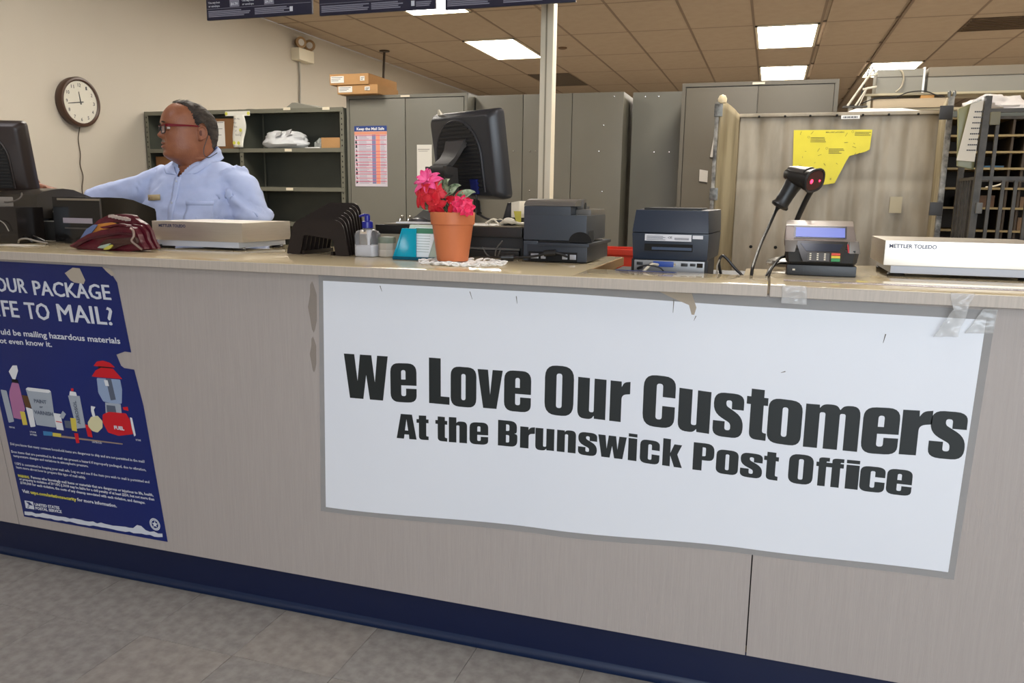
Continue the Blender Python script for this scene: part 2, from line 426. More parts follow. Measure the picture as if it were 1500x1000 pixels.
# ================================================================== BACK ROOM FURNITURE
def cabinet(name, label, x0, x1, y0, y1, z, M_, doors=2, handles=None, back=False, screws=0, plate=True):
    t = thing(name, label, 'cabinet', ((x0+x1)/2, (y0+y1)/2, 0))
    w_ = x1-x0
    MB().box(x0, x1, y0+.012, y1, .0, z, bevel=.004).build('body', M_, t)
    fr = MB()
    fr.box(x0, x0+.022, y0-.002, y0+.012, .04, z).box(x1-.022, x1, y0-.002, y0+.012, .04, z).box(x0, x1, y0-.003, y0+.012, z-.022, z).box(x0, x1, y0-.002, y0+.012, .0, .05)
    if not back: fr.build('face_frame', M_, t)
    n = doors; a, b_ = (x0+.026, x1-.026) if not back else (x0, x1)
    for i in range(n):
        xa = a+(b_-a)*i/n+(.0025 if i else 0); xb = a+(b_-a)*(i+1)/n-(.0025 if i < n-1 else 0)
        d = MB().box(xa, xb, y0-.004 if not back else y0, y0+.012, .055 if not back else 0, z-.028 if not back else z-.002, bevel=.003).build('door' if not back else 'back_panel', M_, t)
        if handles and i < 2:
            hx = xb-.03 if i == 0 else xa+.03
            h = MB()
            h.tube(bez([(hx, y0-.004, 1.085), (hx, y0-.03, 1.08), (hx-.006, y0-.036, 1.04), (hx-.010, y0-.033, 1.0)], 5), [.006]*5+[.005]*11, 8)
            h.lathe([(.012, 0), (.013, -.006), (.009, -.012), (.0, -.014)], (hx, y0-.002, 1.085), 12, M=Matrix.Rotation(-pi/2, 4, 'X'))
            h.build('handle', CHROME, d)
        if screws:
            s_ = MB()
            for k in range(screws):
                s_.lathe([(.006, 0), (.005, .003), (0, .004)], (xa+(xb-xa)*random.uniform(.15, .85), y0-.0005, random.choice([1.72, 1.55, 1.55, 1.55, 1.28, z-.03])), 8, M=Matrix.Rotation(pi/2, 4, 'X'))
            o = s_.build('rivets', CHROME, d); o['kind'] = 'stuff'
    if plate: MB().box((x0+x1)/2-.035, (x0+x1)/2+.035, y0-.007, y0-.003, z-.018, z-.006).build('name_plate', OFFW, t)
    return t
cabinet('steel_cabinet', 'grey two-door steel cabinet with the mail safety chart on its door', -2.995, -2.052, 5.30, 5.76, 1.94, CABG, 2, handles=True)
cabinet('steel_cabinet', 'grey steel cabinet back with three panels behind the cream pole', -2.035, -.985, 5.42, 5.90, 1.935, CABW, 3, back=True, screws=4, plate=False)
cabinet('steel_cabinet', 'grey cabinet back between a black gap and the tall cabinet', -.945, -.58, 5.55, 6.0, 1.945, CABG, 1, back=True, screws=4, plate=False)
cabinet('steel_cabinet', 'tallest grey-brown two-door cabinet behind the metal mail container', -.568, .324, 5.10, 5.56, 1.93, CABB, 2)

# open steel shelving at the left wall
SY = 5.262; SD = .31
sh = thing('steel_shelving', 'grey-green open steel shelving of two bays against the left wall', 'shelving', (-3.9, SY+.15, 0))
SX = [-4.78, -3.905, -3.034]
for x in SX:
    for (ya) in (SY, SY+SD-.03):
        p = MB().box(x-.0, x+.034, ya, ya+.003, 0, 1.86).box(x, x+.003, ya, ya+.03, 0, 1.86)
        if x == SX[2]: pass
        po = p.build('post', STEEL, sh)
        if ya == SY:
            hs_ = MB()
            for k in range(46): hs_.box(x+.014, x+.021, ya-.0008, ya, .1+k*.038, .112+k*.038)
            o = hs_.build('slot_holes', HOLE, po); o['kind'] = 'stuff'
for z in (.1, .42, .74, 1.0, 1.262, 1.548, 1.835):
    for i in (0, 1):
        if i == 0 and z == 1.262: z2 = 1.30
        else: z2 = z
        xa, xb = SX[i]+.006, SX[i+1]+(.032 if i else 0)
        MB().box(xa, xb, SY-.003, SY+SD-.005, z2+.018, z2+.022).box(xa, xb, SY-.004, SY-.001, z2-.006, z2+.024).build('shelf', STEEL, sh)
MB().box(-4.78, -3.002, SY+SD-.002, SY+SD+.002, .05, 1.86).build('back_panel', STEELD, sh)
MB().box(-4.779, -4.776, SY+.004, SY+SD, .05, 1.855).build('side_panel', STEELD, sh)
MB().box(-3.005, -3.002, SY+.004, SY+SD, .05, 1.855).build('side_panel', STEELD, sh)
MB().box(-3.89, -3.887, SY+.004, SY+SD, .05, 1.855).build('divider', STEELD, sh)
for (x, z) in ((-3.47, 1.551), (-3.47, 1.265), (-3.14, 1.845), (-3.47, 1.85)):
    MB().box(x-.03, x+.03, SY-.0065, SY-.0045, z-.003, z+.016).build('label_holder', OFFW, sh)
# ================================================================== SIGNS AND POSTERS ON THE COUNTER
GL = {
'W': ([[(0,1),(.24,1),(.305,.40),(.37,1),(.63,1),(.70,.40),(.76,1),(1,1),(.88,0),(.58,0),(.505,.55),(.43,0),(.12,0)]], [], 1.0),
'L': ([[(0,0),(0,1),(.27,1),(.27,.17),(.47,.17),(.47,0)]], [], .47),
'o': ([[(0,-.02,.2),(0,.85,.2),(.6,.85,.2),(.6,-.02,.2)]], [[(.25,.13,.05),(.25,.70,.05),(.35,.70,.05),(.35,.13,.05)]], .6),
'O': ([[(0,-.02,.26),(0,1.02,.26),(.66,1.02,.26),(.66,-.02,.26)]], [[(.265,.14,.06),(.265,.86,.06),(.395,.86,.06),(.395,.14,.06)]], .66),
'v': ([[(0,.83),(.25,.83),(.305,.30),(.36,.83),(.6,.83),(.46,0),(.14,0)]], [], .6),
'e': ([[(.6,.36),(.6,.85,.2),(0,.85,.2),(0,-.02,.2),(.6,-.02,.2),(.6,.29),(.36,.29),(.36,.12,.05),(.25,.12,.05),(.25,.36)]], [[(.25,.49),(.25,.70,.05),(.35,.70,.05),(.35,.49)]], .6),
'c': ([[(.6,.50),(.6,.85,.2),(0,.85,.2),(0,-.02,.2),(.6,-.02,.2),(.6,.34),(.36,.34),(.36,.13,.05),(.25,.13,.05),(.25,.70,.05),(.36,.70,.05),(.36,.50)]], [], .6),
'C': ([[(.66,.60),(.66,1.02,.25),(0,1.02,.25),(0,-.02,.25),(.66,-.02,.25),(.66,.42),(.40,.42),(.40,.14,.06),(.27,.14,.06),(.27,.86,.06),(.40,.86,.06),(.40,.60)]], [], .66),
'u': ([[(0,.83),(.25,.83),(.25,.13,.04),(.35,.13,.04),(.35,.83),(.6,.83),(.6,0),(.36,0),(.355,.06),(.29,-.02,.08),(0,-.02,.18)]], [], .6),
'n': ([[(0,0),(.25,0),(.25,.69,.04),(.35,.69,.04),(.35,0),(.6,0),(.6,.85,.18),(.30,.85,.1),(.245,.77),(.24,.83),(0,.83)]], [], .6),
'h': ([[(0,0),(.25,0),(.25,.69,.04),(.35,.69,.04),(.35,0),(.6,0),(.6,.85,.18),(.30,.85,.1),(.25,.78),(.25,1),(0,1)]], [], .6),
'r': ([[(0,0),(.25,0),(.25,.56,.1),(.43,.59),(.43,.84),(.30,.82,.1),(.245,.72),(.24,.83),(0,.83)]], [], .43),
's': ([[(.58,.54),(.35,.54),(.35,.71,.05),(.24,.71,.05),(.24,.60,.05),(.58,.40,.18),(.58,-.02,.2),(0,-.02,.2),(0,.29),(.23,.29),(.23,.12,.05),(.34,.12,.05),(.34,.26,.06),(0,.44,.18),(0,.85,.2),(.58,.85,.2)]], [], .58),
't': ([[(.08,.98),(.33,.98),(.33,.83),(.41,.83),(.41,.68),(.33,.68),(.33,.15,.04),(.41,.14),(.41,0),(.08,0,.14),(.08,.68),(0,.68),(0,.83),(.08,.83)]], [], .41),
'm': ([[(0,0),(.25,0),(.25,.69,.04),(.35,.69,.04),(.35,0),(.6,0),(.6,.69,.04),(.7,.69,.04),(.7,0),(.95,0),(.95,.85,.18),(.67,.85,.1),(.6,.76),(.54,.85,.1),(.31,.85,.1),(.245,.77),(.24,.83),(0,.83)]], [], .95),
'A': ([[(0,0),(.15,1),(.53,1),(.68,0),(.43,0),(.42,.18),(.27,.18),(.25,0)]], [[(.285,.34),(.34,.80),(.395,.34)]], .68),
'B': ([[(0,0),(0,1),(.63,1,.24),(.63,.55,.1),(.55,.52),(.65,.48,.08),(.65,0,.24)]], [[(.27,.60),(.27,.85),(.38,.85,.06),(.38,.60,.06)], [(.27,.15),(.27,.44),(.38,.44,.06),(.38,.15,.06)]], .65),
'w': ([[(0,.83),(.23,.83),(.275,.33),(.33,.83),(.56,.83),(.615,.33),(.66,.83),(.89,.83),(.78,0),(.52,0),(.445,.45),(.38,0),(.12,0)]], [], .89),
'i': ([[(0,0),(0,.83),(.25,.83),(.25,0)], [(0,.88),(0,1),(.25,1),(.25,.88)]], [], .25),
'k': ([[(0,0),(0,1),(.25,1),(.25,.50),(.37,.83),(.62,.83),(.48,.47),(.65,0),(.39,0),(.25,.40),(.25,0)]], [], .65),
'P': ([[(0,0),(0,1),(.62,1,.26),(.62,.38,.22),(.27,.38),(.27,0)]], [[(.27,.53),(.27,.85),(.37,.85,.05),(.37,.53,.05)]], .62),
'f': ([[(.08,0),(.08,.68),(0,.68),(0,.83),(.08,.83),(.08,1,.16),(.43,1),(.43,.87),(.33,.87,.03),(.33,.83),(.43,.83),(.43,.68),(.33,.68),(.33,0)]], [], .43),
}
def interp(tab, x):
    if x <= tab[0][0]: return tab[0][1]
    for (a, b_), (c, d) in zip(tab, tab[1:]):
        if x <= c: t = (x-a)/(c-a); t = t*t*(3-2*t); return b_+(d-b_)*t
    return tab[-1][1]
LINE1 = [('W', -1.0637, -0.9335), ('e', -0.9267, -0.8512), ('L', -0.8157, -0.7583), ('o', -0.7551, -0.6844), ('v', -0.6814, -0.614), ('e', -0.6098, -0.5391), ('O', -0.5037, -0.4302), ('u', -0.4199, -0.3499), ('r', -0.3399, -0.2918), ('C', -0.2601, -0.1847), ('u', -0.1765, -0.1031), ('s', -0.0962, -0.0289), ('t', -0.0236, 0.0231), ('o', 0.0247, 0.0979), ('m', 0.1041, 0.2175), ('e', 0.2237, 0.2971), ('r', 0.3012, 0.3595), ('s', 0.3571, 0.4267)]
LINE2 = [('A', -0.9104, -0.8522), ('t', -0.8522, -0.8175), ('t', -0.7981, -0.7647), ('h', -0.7602, -0.7094), ('e', -0.7024, -0.6513), ('B', -0.6249, -0.5729), ('r', -0.5657, -0.5268), ('u', -0.5255, -0.4764), ('n', -0.4693, -0.4211), ('s', -0.4152, -0.3678), ('w', -0.3655, -0.2954), ('i', -0.2909, -0.2698), ('c', -0.2622, -0.2152), ('k', -0.2079, -0.1611), ('P', -0.1366, -0.0883), ('o', -0.0832, -0.0331), ('s', -0.0284, 0.0206), ('t', 0.0232, 0.0554), ('O', 0.0776, 0.1303), ('f', 0.1359, 0.1635), ('f', 0.1633, 0.1935), ('i', 0.1989, 0.226), ('c', 0.2283, 0.2794), ('e', 0.2828, 0.3336)]
def sign_line(mb, L, base, cap, y, lean=0):
    for c, x0, x1 in L:
        outs, holes, w_ = GL[c]; bz = interp(base, (x0+x1)/2)
        sl = (interp(base, x1)-interp(base, x0))/(x1-x0)
        def mp(poly): return [(x0+(px/w_)*(x1-x0), bz+pz*cap+sl*((px/w_)-.5)*(x1-x0)) for px, pz in rpoly(poly)]
        for k, o in enumerate(outs):
            mb.prism(mp(o), 0, [mp(h) for h in holes] if k == 0 else (), M=Matrix.Translation((0, y, 0)))
sg = thing('customer_sign', 'long white sign reading We Love Our Customers At the Brunswick Post Office', 'sign', (-.35, 1.839, .68))
def sheet(name, top, bot, y, th, M_, parent, wav=0):
    """sheet between two polylines of (x, z), sampled, lying on the panel"""
    n = 60; mb = MB()
    def f(u, v):
        def at(pl):
            x = pl[0][0]+(pl[-1][0]-pl[0][0])*u; return x, interp(pl, x)
        (xt, zt), (xb, zb) = at(top), at(bot)
        x, z = xb+(xt-xb)*v, zb+(zt-zb)*v
        return V(x, y-wav*(.5+.5*sin(x*9+z*4)), z)
    mb.grid(f, n, 8, smooth=False)
    o = mb.build(name, M_, parent, auto=False)
    md = o.modifiers.new('thick', 'SOLIDIFY'); md.thickness = th; md.offset = 0
    return o
sheet('laminate_margin', [(-1.134, 1.0195), (.10, 1.0185), (.455, 1.012)], [(-1.15, .352), (-.49, .379), (.009, .405), (.437, .414)], 1.8392, .0004, LAMI, sg)
sheet('paper', [(-1.121, 1.003), (-.506, 1.002), (0, .994), (.25, .9925), (.438, .992)], [(-1.133, .366), (-.492, .395), (.009, .419), (.424, .430)], 1.8386, .0004, mat('sign_white', (226, 229, 234), .38, noise_s=3, noise_a=.25, col2=(216, 220, 228)), sg)
lt = MB()
sign_line(lt, LINE1, [(-1.0, .690), (-.8, .697), (-.48, .700), (-.25, .696), (-.05, .688), (.15, .682), (.4, .689)], .121, 1.8381)
lt.build('lettering', INK, sg)
lt = MB()
sign_line(lt, LINE2, [(-.9, .592), (-.78, .597), (-.6, .6035), (-.45, .605), (-.33, .604), (-.12, .598), (.1, .594), (.3, .595)], .0675, 1.8381)
lt.build('lettering', INK, sg)
sc_ = MB()
for (x, z, L, a) in ((-.15, .96, .012, 1.2), (-.7, .985, .02, 1.9), (-.58, .98, .018, 1.7), (-.95, .99, .016, 1.9), (.25, .94, .02, 1.4), (-.2, .985, .03, 1.55), (.05, .85, .01, .4)):
    d = V(cos(a), 0, sin(a))*L/2; sc_.tube([V(x, 1.8379, z)-d, V(x, 1.8379, z)+d], [.0004, .0012], 5)
o = sc_.build('scuff_marks', mat('scuff', (120, 112, 104), .7), sg); o['kind'] = 'stuff'
sc_ = MB().prism([(-.235, 1.018), (-.16, 1.017), (-.148, .985), (-.152, .968), (-.158, .968), (-.165, .99), (-.2, 1.003)], 0, M=Matrix.Translation((0, 1.8377, 0)))
sc_.build('torn_tape', mat('old_tape', (176, 160, 138), .4, alpha=.8), sg)

# crumpled clear tape holding the sign
def crumple(name, label, quad, n=14, amp=.006, seed=0, group=None):
    """quad: (x0,z0) top-left, top-right, bottom-right, bottom-left, y of top and bottom"""
    (a, b_, c, d), (yt, yb) = quad
    mb = MB()
    def f(u, v):
        x = (a[0]*(1-u)+b_[0]*u)*(1-v)+(d[0]*(1-u)+c[0]*u)*v
        z = (a[1]*(1-u)+b_[1]*u)*(1-v)+(d[1]*(1-u)+c[1]*u)*v
        y = yt*(1-v)+yb*v
        q = noise.noise(V(x*70+seed, z*70, seed))
        e = noise.noise(V(x*40, z*40+seed, 3+seed))
        return V(x+amp*.5*e, y-.0012-amp*max(0, q+.25), z)
    mb.grid(f, n, n)
    o = mb.build(name, TAPE, None, thick=.0003)
    return tag(o, label, 'tape', group)
crumple('tape_piece', 'crumpled clear tape over the counter edge just right of the seam', (((.033, 1.049), (.083, 1.048), (.088, 1.008), (.036, 1.009)), (1.809, 1.808)), seed=1)
crumple('tape_piece', 'twisted clear tape on the counter edge near the sign top right corner', (((.362, 1.048), (.405, 1.048), (.392, 1.012), (.368, 1.012)), (1.809, 1.807)), seed=5)
crumple('tape_piece', 'long loop of clear tape hanging over the sign top right area', (((.372, 1.012), (.398, 1.012), (.386, .955), (.340, .952)), (1.820, 1.829)), seed=9, amp=.009)
crumple('tape_piece', 'clear tape holding the sign top right corner to the panel', (((.43, 1.016), (.456, 1.016), (.452, .965), (.40, .962)), (1.836, 1.836)), seed=12, amp=.004)

# mailing safety poster
po = thing('safety_poster', 'dark blue poster about packages safe to mail with worn torn edges', 'poster', (-2.0, 1.838, .6))
outline = [(-2.389, 1.0125), (-1.8569, 1.0105), (-1.8296, .9936), (-1.8091, .9668), (-1.7765, .7606), (-1.7993, .7615), (-1.8325, .7495), (-1.818, .7171), (-1.8069, .7108), (-1.7700, .7088), (-1.745, .6), (-1.69, .176), (-2.2640, .1766)]
MP = Matrix.Translation((0, 1.8384, 0))
MB().prism(outline, .0012, M=MP).build('sheet', NAVY, po)
PL = [0]
def flat(name, poly, M_, dy=0, r=0):
    PL[0] += 1
    MB().prism(rpoly([(x, z, r) for x, z in poly]) if r else poly, 0, M=Matrix.Translation((0, 1.8382-.00002*PL[0]-dy, 0))).build(name, M_, po)
sk = V(-.122, 0, 1).normalized()
def ptext(txt, p0, x1, h, M_=PTXT, bold=.02, res=2, name='lettering', z1=None, mb=None, yy=1.8374):
    m_ = mb or MB()
    u = V(x1-p0[0], 0, (z1-p0[1]) if z1 is not None else 0); L = u.length
    if bold == .018:   # heavy headline strokes: layered prints a hair apart
        for i_, (dx_, dz_) in enumerate(((0, 0), (.0018, 0), (.0036, 0), (.0009, .0012), (.0027, .0012))):
            put_text(m_, txt, (p0[0]+dx_, yy-.00002*i_, p0[1]+dz_), u.normalized(), sk, h, L-.0036, .0, res=res)
    else: put_text(m_, txt, (p0[0], yy, p0[1]), u.normalized(), sk, h, L, bold, res=res)
    if mb is None: m_.build(name, M_, po)
ptext('OUR', (-2.283, .9180), -2.1545, .046, bold=.018)
ptext('PACKAGE', (-2.1295, .9140), -1.8325, .046, bold=.018)
ptext('S Y', (-2.372, .9200), -2.297, .046, bold=.018)
ptext('FE', (-2.2640, .8397), -2.1957, .0535, bold=.018); ptext('SA', (-2.352, .840), -2.274, .0535, bold=.018)
ptext('TO', (-2.1703, .8385), -2.0719, .0535, bold=.018)
ptext('MAIL?', (-2.041, .8386), -1.8285, .0555, bold=.018)
ptext('You co', (-2.372, .7813), -2.286, .0185, bold=.022)
ptext('uld be mailing hazardous materials', (-2.2807, .7818), -1.8117, .0185, bold=.022, z1=.7843)
ptext('and n', (-2.363, .7533), -2.2935, .0175, bold=.022)
ptext('ot even know it.', (-2.2895, .7536), -2.0765, .0175, bold=.022, z1=.7559)
small = MB()
ptext('Did you know that many common household items are dangerous to ship and are not permitted in the mail?', (-2.2894, .4184), -1.7533, .0085, z1=.4216, mb=small, res=1)
ptext('Even items that are permitted in the mail can present a hazard if improperly packaged, due to vibration,', (-2.2886, .3926), -1.7506, .0085, z1=.3959, mb=small, res=1)
ptext('temperature changes and variations in atmospheric pressure.', (-2.2819, .3795), -1.9738, .0085, z1=.3808, mb=small, res=1)
ptext('USPS is committed to keeping your mail safe. Log on and see if the item you wish to mail is permitted and', (-2.2783, .3533), -1.7415, .0085, z1=.3584, mb=small, res=1)
ptext('learn more about how to prepare this type of mail safely.', (-2.2742, .3415), -1.9883, .0085, z1=.3414, mb=small, res=1)
ptext('Persons who knowingly mail items or materials that are dangerous or injurious to life, health,', (-2.2152, .3144), -1.7295, .0088, z1=.3181, mb=small, res=1, bold=.03)
ptext('or property in violation of 39 USC \u00a7 3018 may be liable for a civil penalty of at least $250, but not more than', (-2.2672, .3023), -1.7276, .0088, z1=.3046, mb=small, res=1, bold=.03)
ptext('$100,000 for each violation, the costs of any cleanup associated with each violation, and damages.', (-2.2637, .2900), -1.7628, .0088, z1=.2890, mb=small, res=1, bold=.03)
ptext('Visit', (-2.2588, .2610), -2.2289, .011, mb=small, res=1, bold=.035)
ptext('for more information.', (-2.0308, .2624), -1.8736, .011, mb=small, res=1, bold=.035)
o = small.build('small_print', PTXT, po)
yl = MB()
ptext('WARNING:', (-2.2711, .3125), -2.2219, .0088, mb=yl, res=1, bold=.035); yl.build('yellow_heading', PYEL, po); yl = MB(); ptext('usps.com/aviationsecurity', (-2.2238, .2614), -2.0341, .011, mb=yl, res=1, bold=.035)
yl.build('yellow_print', PYEL, po)
ptext('UNITED STATES', (-2.2110, .2215), -2.1072, .0095, bold=.04, z1=.2240); ptext('POSTAL SERVICE', (-2.2092, .2090), -2.0995, .0095, bold=.04, z1=.2120)
# postal emblem: swept eagle head in a slanted plate
flat('emblem_plate', [(-2.252, .2075), (-2.2155, .2075), (-2.2185, .2335), (-2.2545, .2335)], PTXT)
flat('emblem_bird', [(-2.2505, .2300), (-2.2330, .2300), (-2.2190, .2200), (-2.2340, .2200), (-2.2440, .2150), (-2.2375, .2225)], NAVY)
flat('emblem_bird', [(-2.2480, .2105), (-2.2330, .2180), (-2.2400, .2105)], NAVY)
PR = {
 'lantern_cap': ('red_print', [(-1.922,.7082),(-1.908,.7228),(-1.8847,.7279),(-1.8583,.7233),(-1.8391,.7097),(-1.8804,.7081)]),
 'lantern_neck': ('black_print', [(-1.905,.709),(-1.855,.7095),(-1.850,.701),(-1.905,.700)]),
 'lantern_hood': ('red_print', [(-1.9316,.6752),(-1.9149,.6952),(-1.8931,.7054),(-1.8477,.7057),(-1.8157,.6765),(-1.8754,.6748),(-1.9212,.6744)]),
 'lantern_glass': ('glass_print', [(-1.9132,.6716),(-1.8756,.6731),(-1.8508,.6735),(-1.8241,.6741),(-1.8195,.6442),(-1.8248,.5997),(-1.8499,.5956),(-1.8952,.5999),(-1.9115,.6258)]),
 'lantern_wick': ('dark_grey_print', [(-1.879,.673),(-1.858,.673),(-1.846,.610),(-1.866,.606)]),
 'lantern_mantle': ('white_print', [(-1.886,.668),(-1.872,.668),(-1.868,.650),(-1.882,.650)]),
 'lantern_frame': ('grey_print', [(-1.8880,.5974),(-1.8291,.5976),(-1.8278,.5671),(-1.8891,.5648)]),
 'lantern_window': ('dark_grey_print', [(-1.884,.590),(-1.851,.590),(-1.848,.569),(-1.884,.568)]),
 'lantern_tank': ('red_print', [(-1.9015,.5581),(-1.8774,.5691),(-1.8111,.5704),(-1.7985,.5513),(-1.7901,.5077),(-1.8468,.4964),(-1.8859,.5026),(-1.9039,.5336)]),
 'lantern_valve': ('red_print', [(-1.822,.589),(-1.803,.592),(-1.801,.579),(-1.820,.581)]),
 'paint_can': ('grey_print', [(-2.2019,.612),(-2.0987,.6124),(-2.0918,.4967),(-2.171,.4973)]),
 'can_lid': ('white_print', [(-2.2019,.612),(-2.193,.618),(-2.106,.6175),(-2.0987,.6124),(-2.11,.607),(-2.19,.607)]),
 'spray_trigger': ('white_print', [(-2.2656,.6633),(-2.2469,.6843),(-2.2286,.6857),(-2.2263,.6683),(-2.2415,.6387),(-2.2527,.6396)]),
 'spray_collar': ('black_print', [(-2.256,.640),(-2.231,.639),(-2.229,.628),(-2.257,.629)]),
 'spray_bottle': ('pink_print', [(-2.2564,.6286),(-2.2293,.6274),(-2.2125,.5452),(-2.233,.509),(-2.2648,.5112),(-2.2739,.5824),(-2.272,.5969)]),
 'lotion_tube': ('grey_print', [(-2.3083,.6008),(-2.2831,.5995),(-2.2641,.4986),(-2.288,.4925)]),
 'aerosol_can': ('grey_print', [(-2.0314,.6063),(-1.9852,.6088),(-1.9721,.5092),(-2.0117,.5015),(-2.0171,.5396)]),
 'aerosol_collar': ('white_print', [(-2.0225,.621),(-1.999,.6196),(-1.996,.6078),(-2.0262,.6068)]),
 'aerosol_nozzle': ('red_print', [(-2.0171,.6301),(-2.0072,.631),(-2.0073,.6224),(-2.0181,.6214)]),
 'brown_bottle': ('brown_print', [(-2.2204,.5909),(-2.1957,.5895),(-2.1847,.5514),(-2.2098,.549)]),
 'yellow_tube': ('yellow_print', [(-2.2351,.5358),(-2.2151,.536),(-2.2086,.4935),(-2.2284,.4914)]),
 'polish_bottle': ('white_print', [(-2.2084,.5527),(-2.1819,.5481),(-2.1754,.4915),(-2.1971,.4874)]),
 'match_box': ('white_print', [(-2.0965,.544),(-2.068,.5433),(-2.0608,.491),(-2.0893,.4916)]),
 'box_stripe': ('red_print', [(-2.090,.519),(-2.0655,.518),(-2.0650,.515),(-2.090,.516)]),
 'small_box': ('grey_print', [(-2.0735,.534),(-2.058,.5549),(-2.0459,.5455),(-2.0588,.5284)]),
 'grey_box': ('dark_grey_print', [(-2.0549,.5235),(-2.0265,.5246),(-2.0227,.5004),(-2.0531,.5007)]),
 'yellow_lighter': ('yellow_print', [(-2.0306,.5347),(-2.0081,.5353),(-2.0074,.4932),(-2.0276,.4945)]),
 'red_lighter': ('red_print', [(-1.9732,.5196),(-1.9541,.518),(-1.9473,.4803),(-1.9664,.4817)]),
 'perfume_bottle': ('cream_print', [(-1.9617,.5277),(-1.9469,.5466),(-1.9209,.5527),(-1.9035,.5371),(-1.9056,.5161),(-1.9264,.4983),(-1.9473,.5013),(-1.961,.5138)]),
 'perfume_top': ('white_print', [(-1.9442,.5815),(-1.9266,.5798),(-1.9339,.5704),(-1.9298,.5483),(-1.9405,.5473),(-1.9451,.5641)]),
 'nail_pen': ('white_print', [(-1.7977,.5598),(-1.7896,.559),(-1.7801,.5053),(-1.7866,.5012),(-1.7927,.5245)]),
 'match_stick': ('tan_print', [(-2.0715,.4732),(-1.8323,.4738),(-1.8327,.4703),(-2.0723,.4667)]),
 'stick_head': ('cyan_print', [(-2.1462,.4802),(-2.1069,.4808),(-2.1097,.468),(-2.1456,.4659)]),
 'stick_band': ('yellow_print', [(-2.1071,.479),(-2.0731,.4791),(-2.0731,.4673),(-2.1085,.4671)]),
 'flare_stick': ('red_print', [(-2.0198,.4865),(-2.0037,.4876),(-2.0014,.4567),(-2.0146,.4546)]),
}
PCOL = dict(red_print=(196, 30, 40), black_print=(20, 18, 22), glass_print=(140, 158, 186), dark_grey_print=(84, 92, 108), white_print=(216, 218, 220), grey_print=(158, 166, 176), pink_print=(168, 110, 148), brown_print=(92, 64, 40), yellow_print=(204, 186, 80), cream_print=(206, 200, 160), tan_print=(150, 130, 112), cyan_print=(60, 120, 168))
for nm, (mc, pl) in PR.items():
    r = .004 if nm in ('lantern_tank', 'lantern_glass', 'spray_bottle', 'polish_bottle', 'lotion_tube', 'perfume_bottle', 'lantern_cap') else .0015
    flat('picture_'+nm, pl, mat(mc, PCOL[mc], .4, spec=.3), r=r)
ptext('FUEL', (-1.8592, .5170), -1.8212, .011, bold=.05, yy=1.8366)
DK = mat('dark_grey_print', PCOL['dark_grey_print'])
ptext('PAINT', (-2.1702, .5710), -2.1194, .012, M_=DK, yy=1.8366); ptext('or', (-2.1497, .556), -2.1357, .008, M_=DK, yy=1.8366); ptext('VARNISH', (-2.1736, .534), -2.0972, .0125, M_=DK, yy=1.8366)
ae = MB(); put_text(ae, 'AEROSOL', (-1.9900, 1.8366, .5190), V(-.16, 0, 1).normalized(), V(-1, 0, -.12).normalized(), .013, .074, .02, res=2)
ae.build('lettering', DK, po)
cap_ = MB()
for s_, x, x2, z in (('LIGHTER FLUID', -1.950, -1.912, .4640), ('FIREWORKS', -2.286, -2.262, .4765), ('LITHIUM', -2.2, -2.175, .470), ('BATTERIES', -2.2, -2.172, .461), ('BUTANE', -1.780, -1.7615, .489)):
    ptext(s_, (x, z), x2, .0055, mb=cap_, res=1, yy=1.8366)
cap_.build('small_print', PTXT, po)
# round seal with a star
sm = MB(); sx_, sz_ = -1.7315, .2275
def circ(r, n=24, cx=sx_, cz=sz_): return [(cx+r*cos(2*pi*i/n)-.122*r*sin(2*pi*i/n), cz+r*sin(2*pi*i/n)) for i in range(n)]
sm.prism(circ(.0195), 0, [circ(.0165)], M=Matrix.Translation((0, 1.8368, 0)))
sm.prism(circ(.0155), 0, [circ(.0125)], M=Matrix.Translation((0, 1.8368, 0)))
star = []
for i in range(10):
    r = .0118 if i % 2 == 0 else .005
    a = pi/2+i*pi/5; star.append((sx_+r*cos(a), sz_+r*sin(a)))
sm.prism(star, 0, M=Matrix.Translation((0, 1.8368, 0))); sm.build('seal', PTXT, po)
# worn white strip along the bottom and torn patches
random.seed(3); up_, lo_ = [], []
for i in range(36):
    t_ = i/35; x = -2.259+t_*.553; z = .1900+(.0045*t_)
    up_.append((x, z+.004+.006*random.random()+(.012 if .80 < t_ < .86 else 0))); lo_.append((x, z-.004-.004*random.random()))
flat('worn_strip', up_+lo_[::-1], mat('worn_paper', (200, 204, 212), .7))
flat('torn_patch', [(-2.0013, .9864), (-1.9693, 1.0041), (-1.9427, 1.0028), (-1.9256, .9685), (-1.9327, .9565), (-1.9682, .9596), (-1.9825, .966)], mat('paper_scar', (176, 164, 148), .7))
flat('torn_patch', [(-1.858, 1.011), (-1.83, 1.006), (-1.812, .99), (-1.825, .985), (-1.845, .999)], mat('paper_scar', (176, 164, 148), .7))

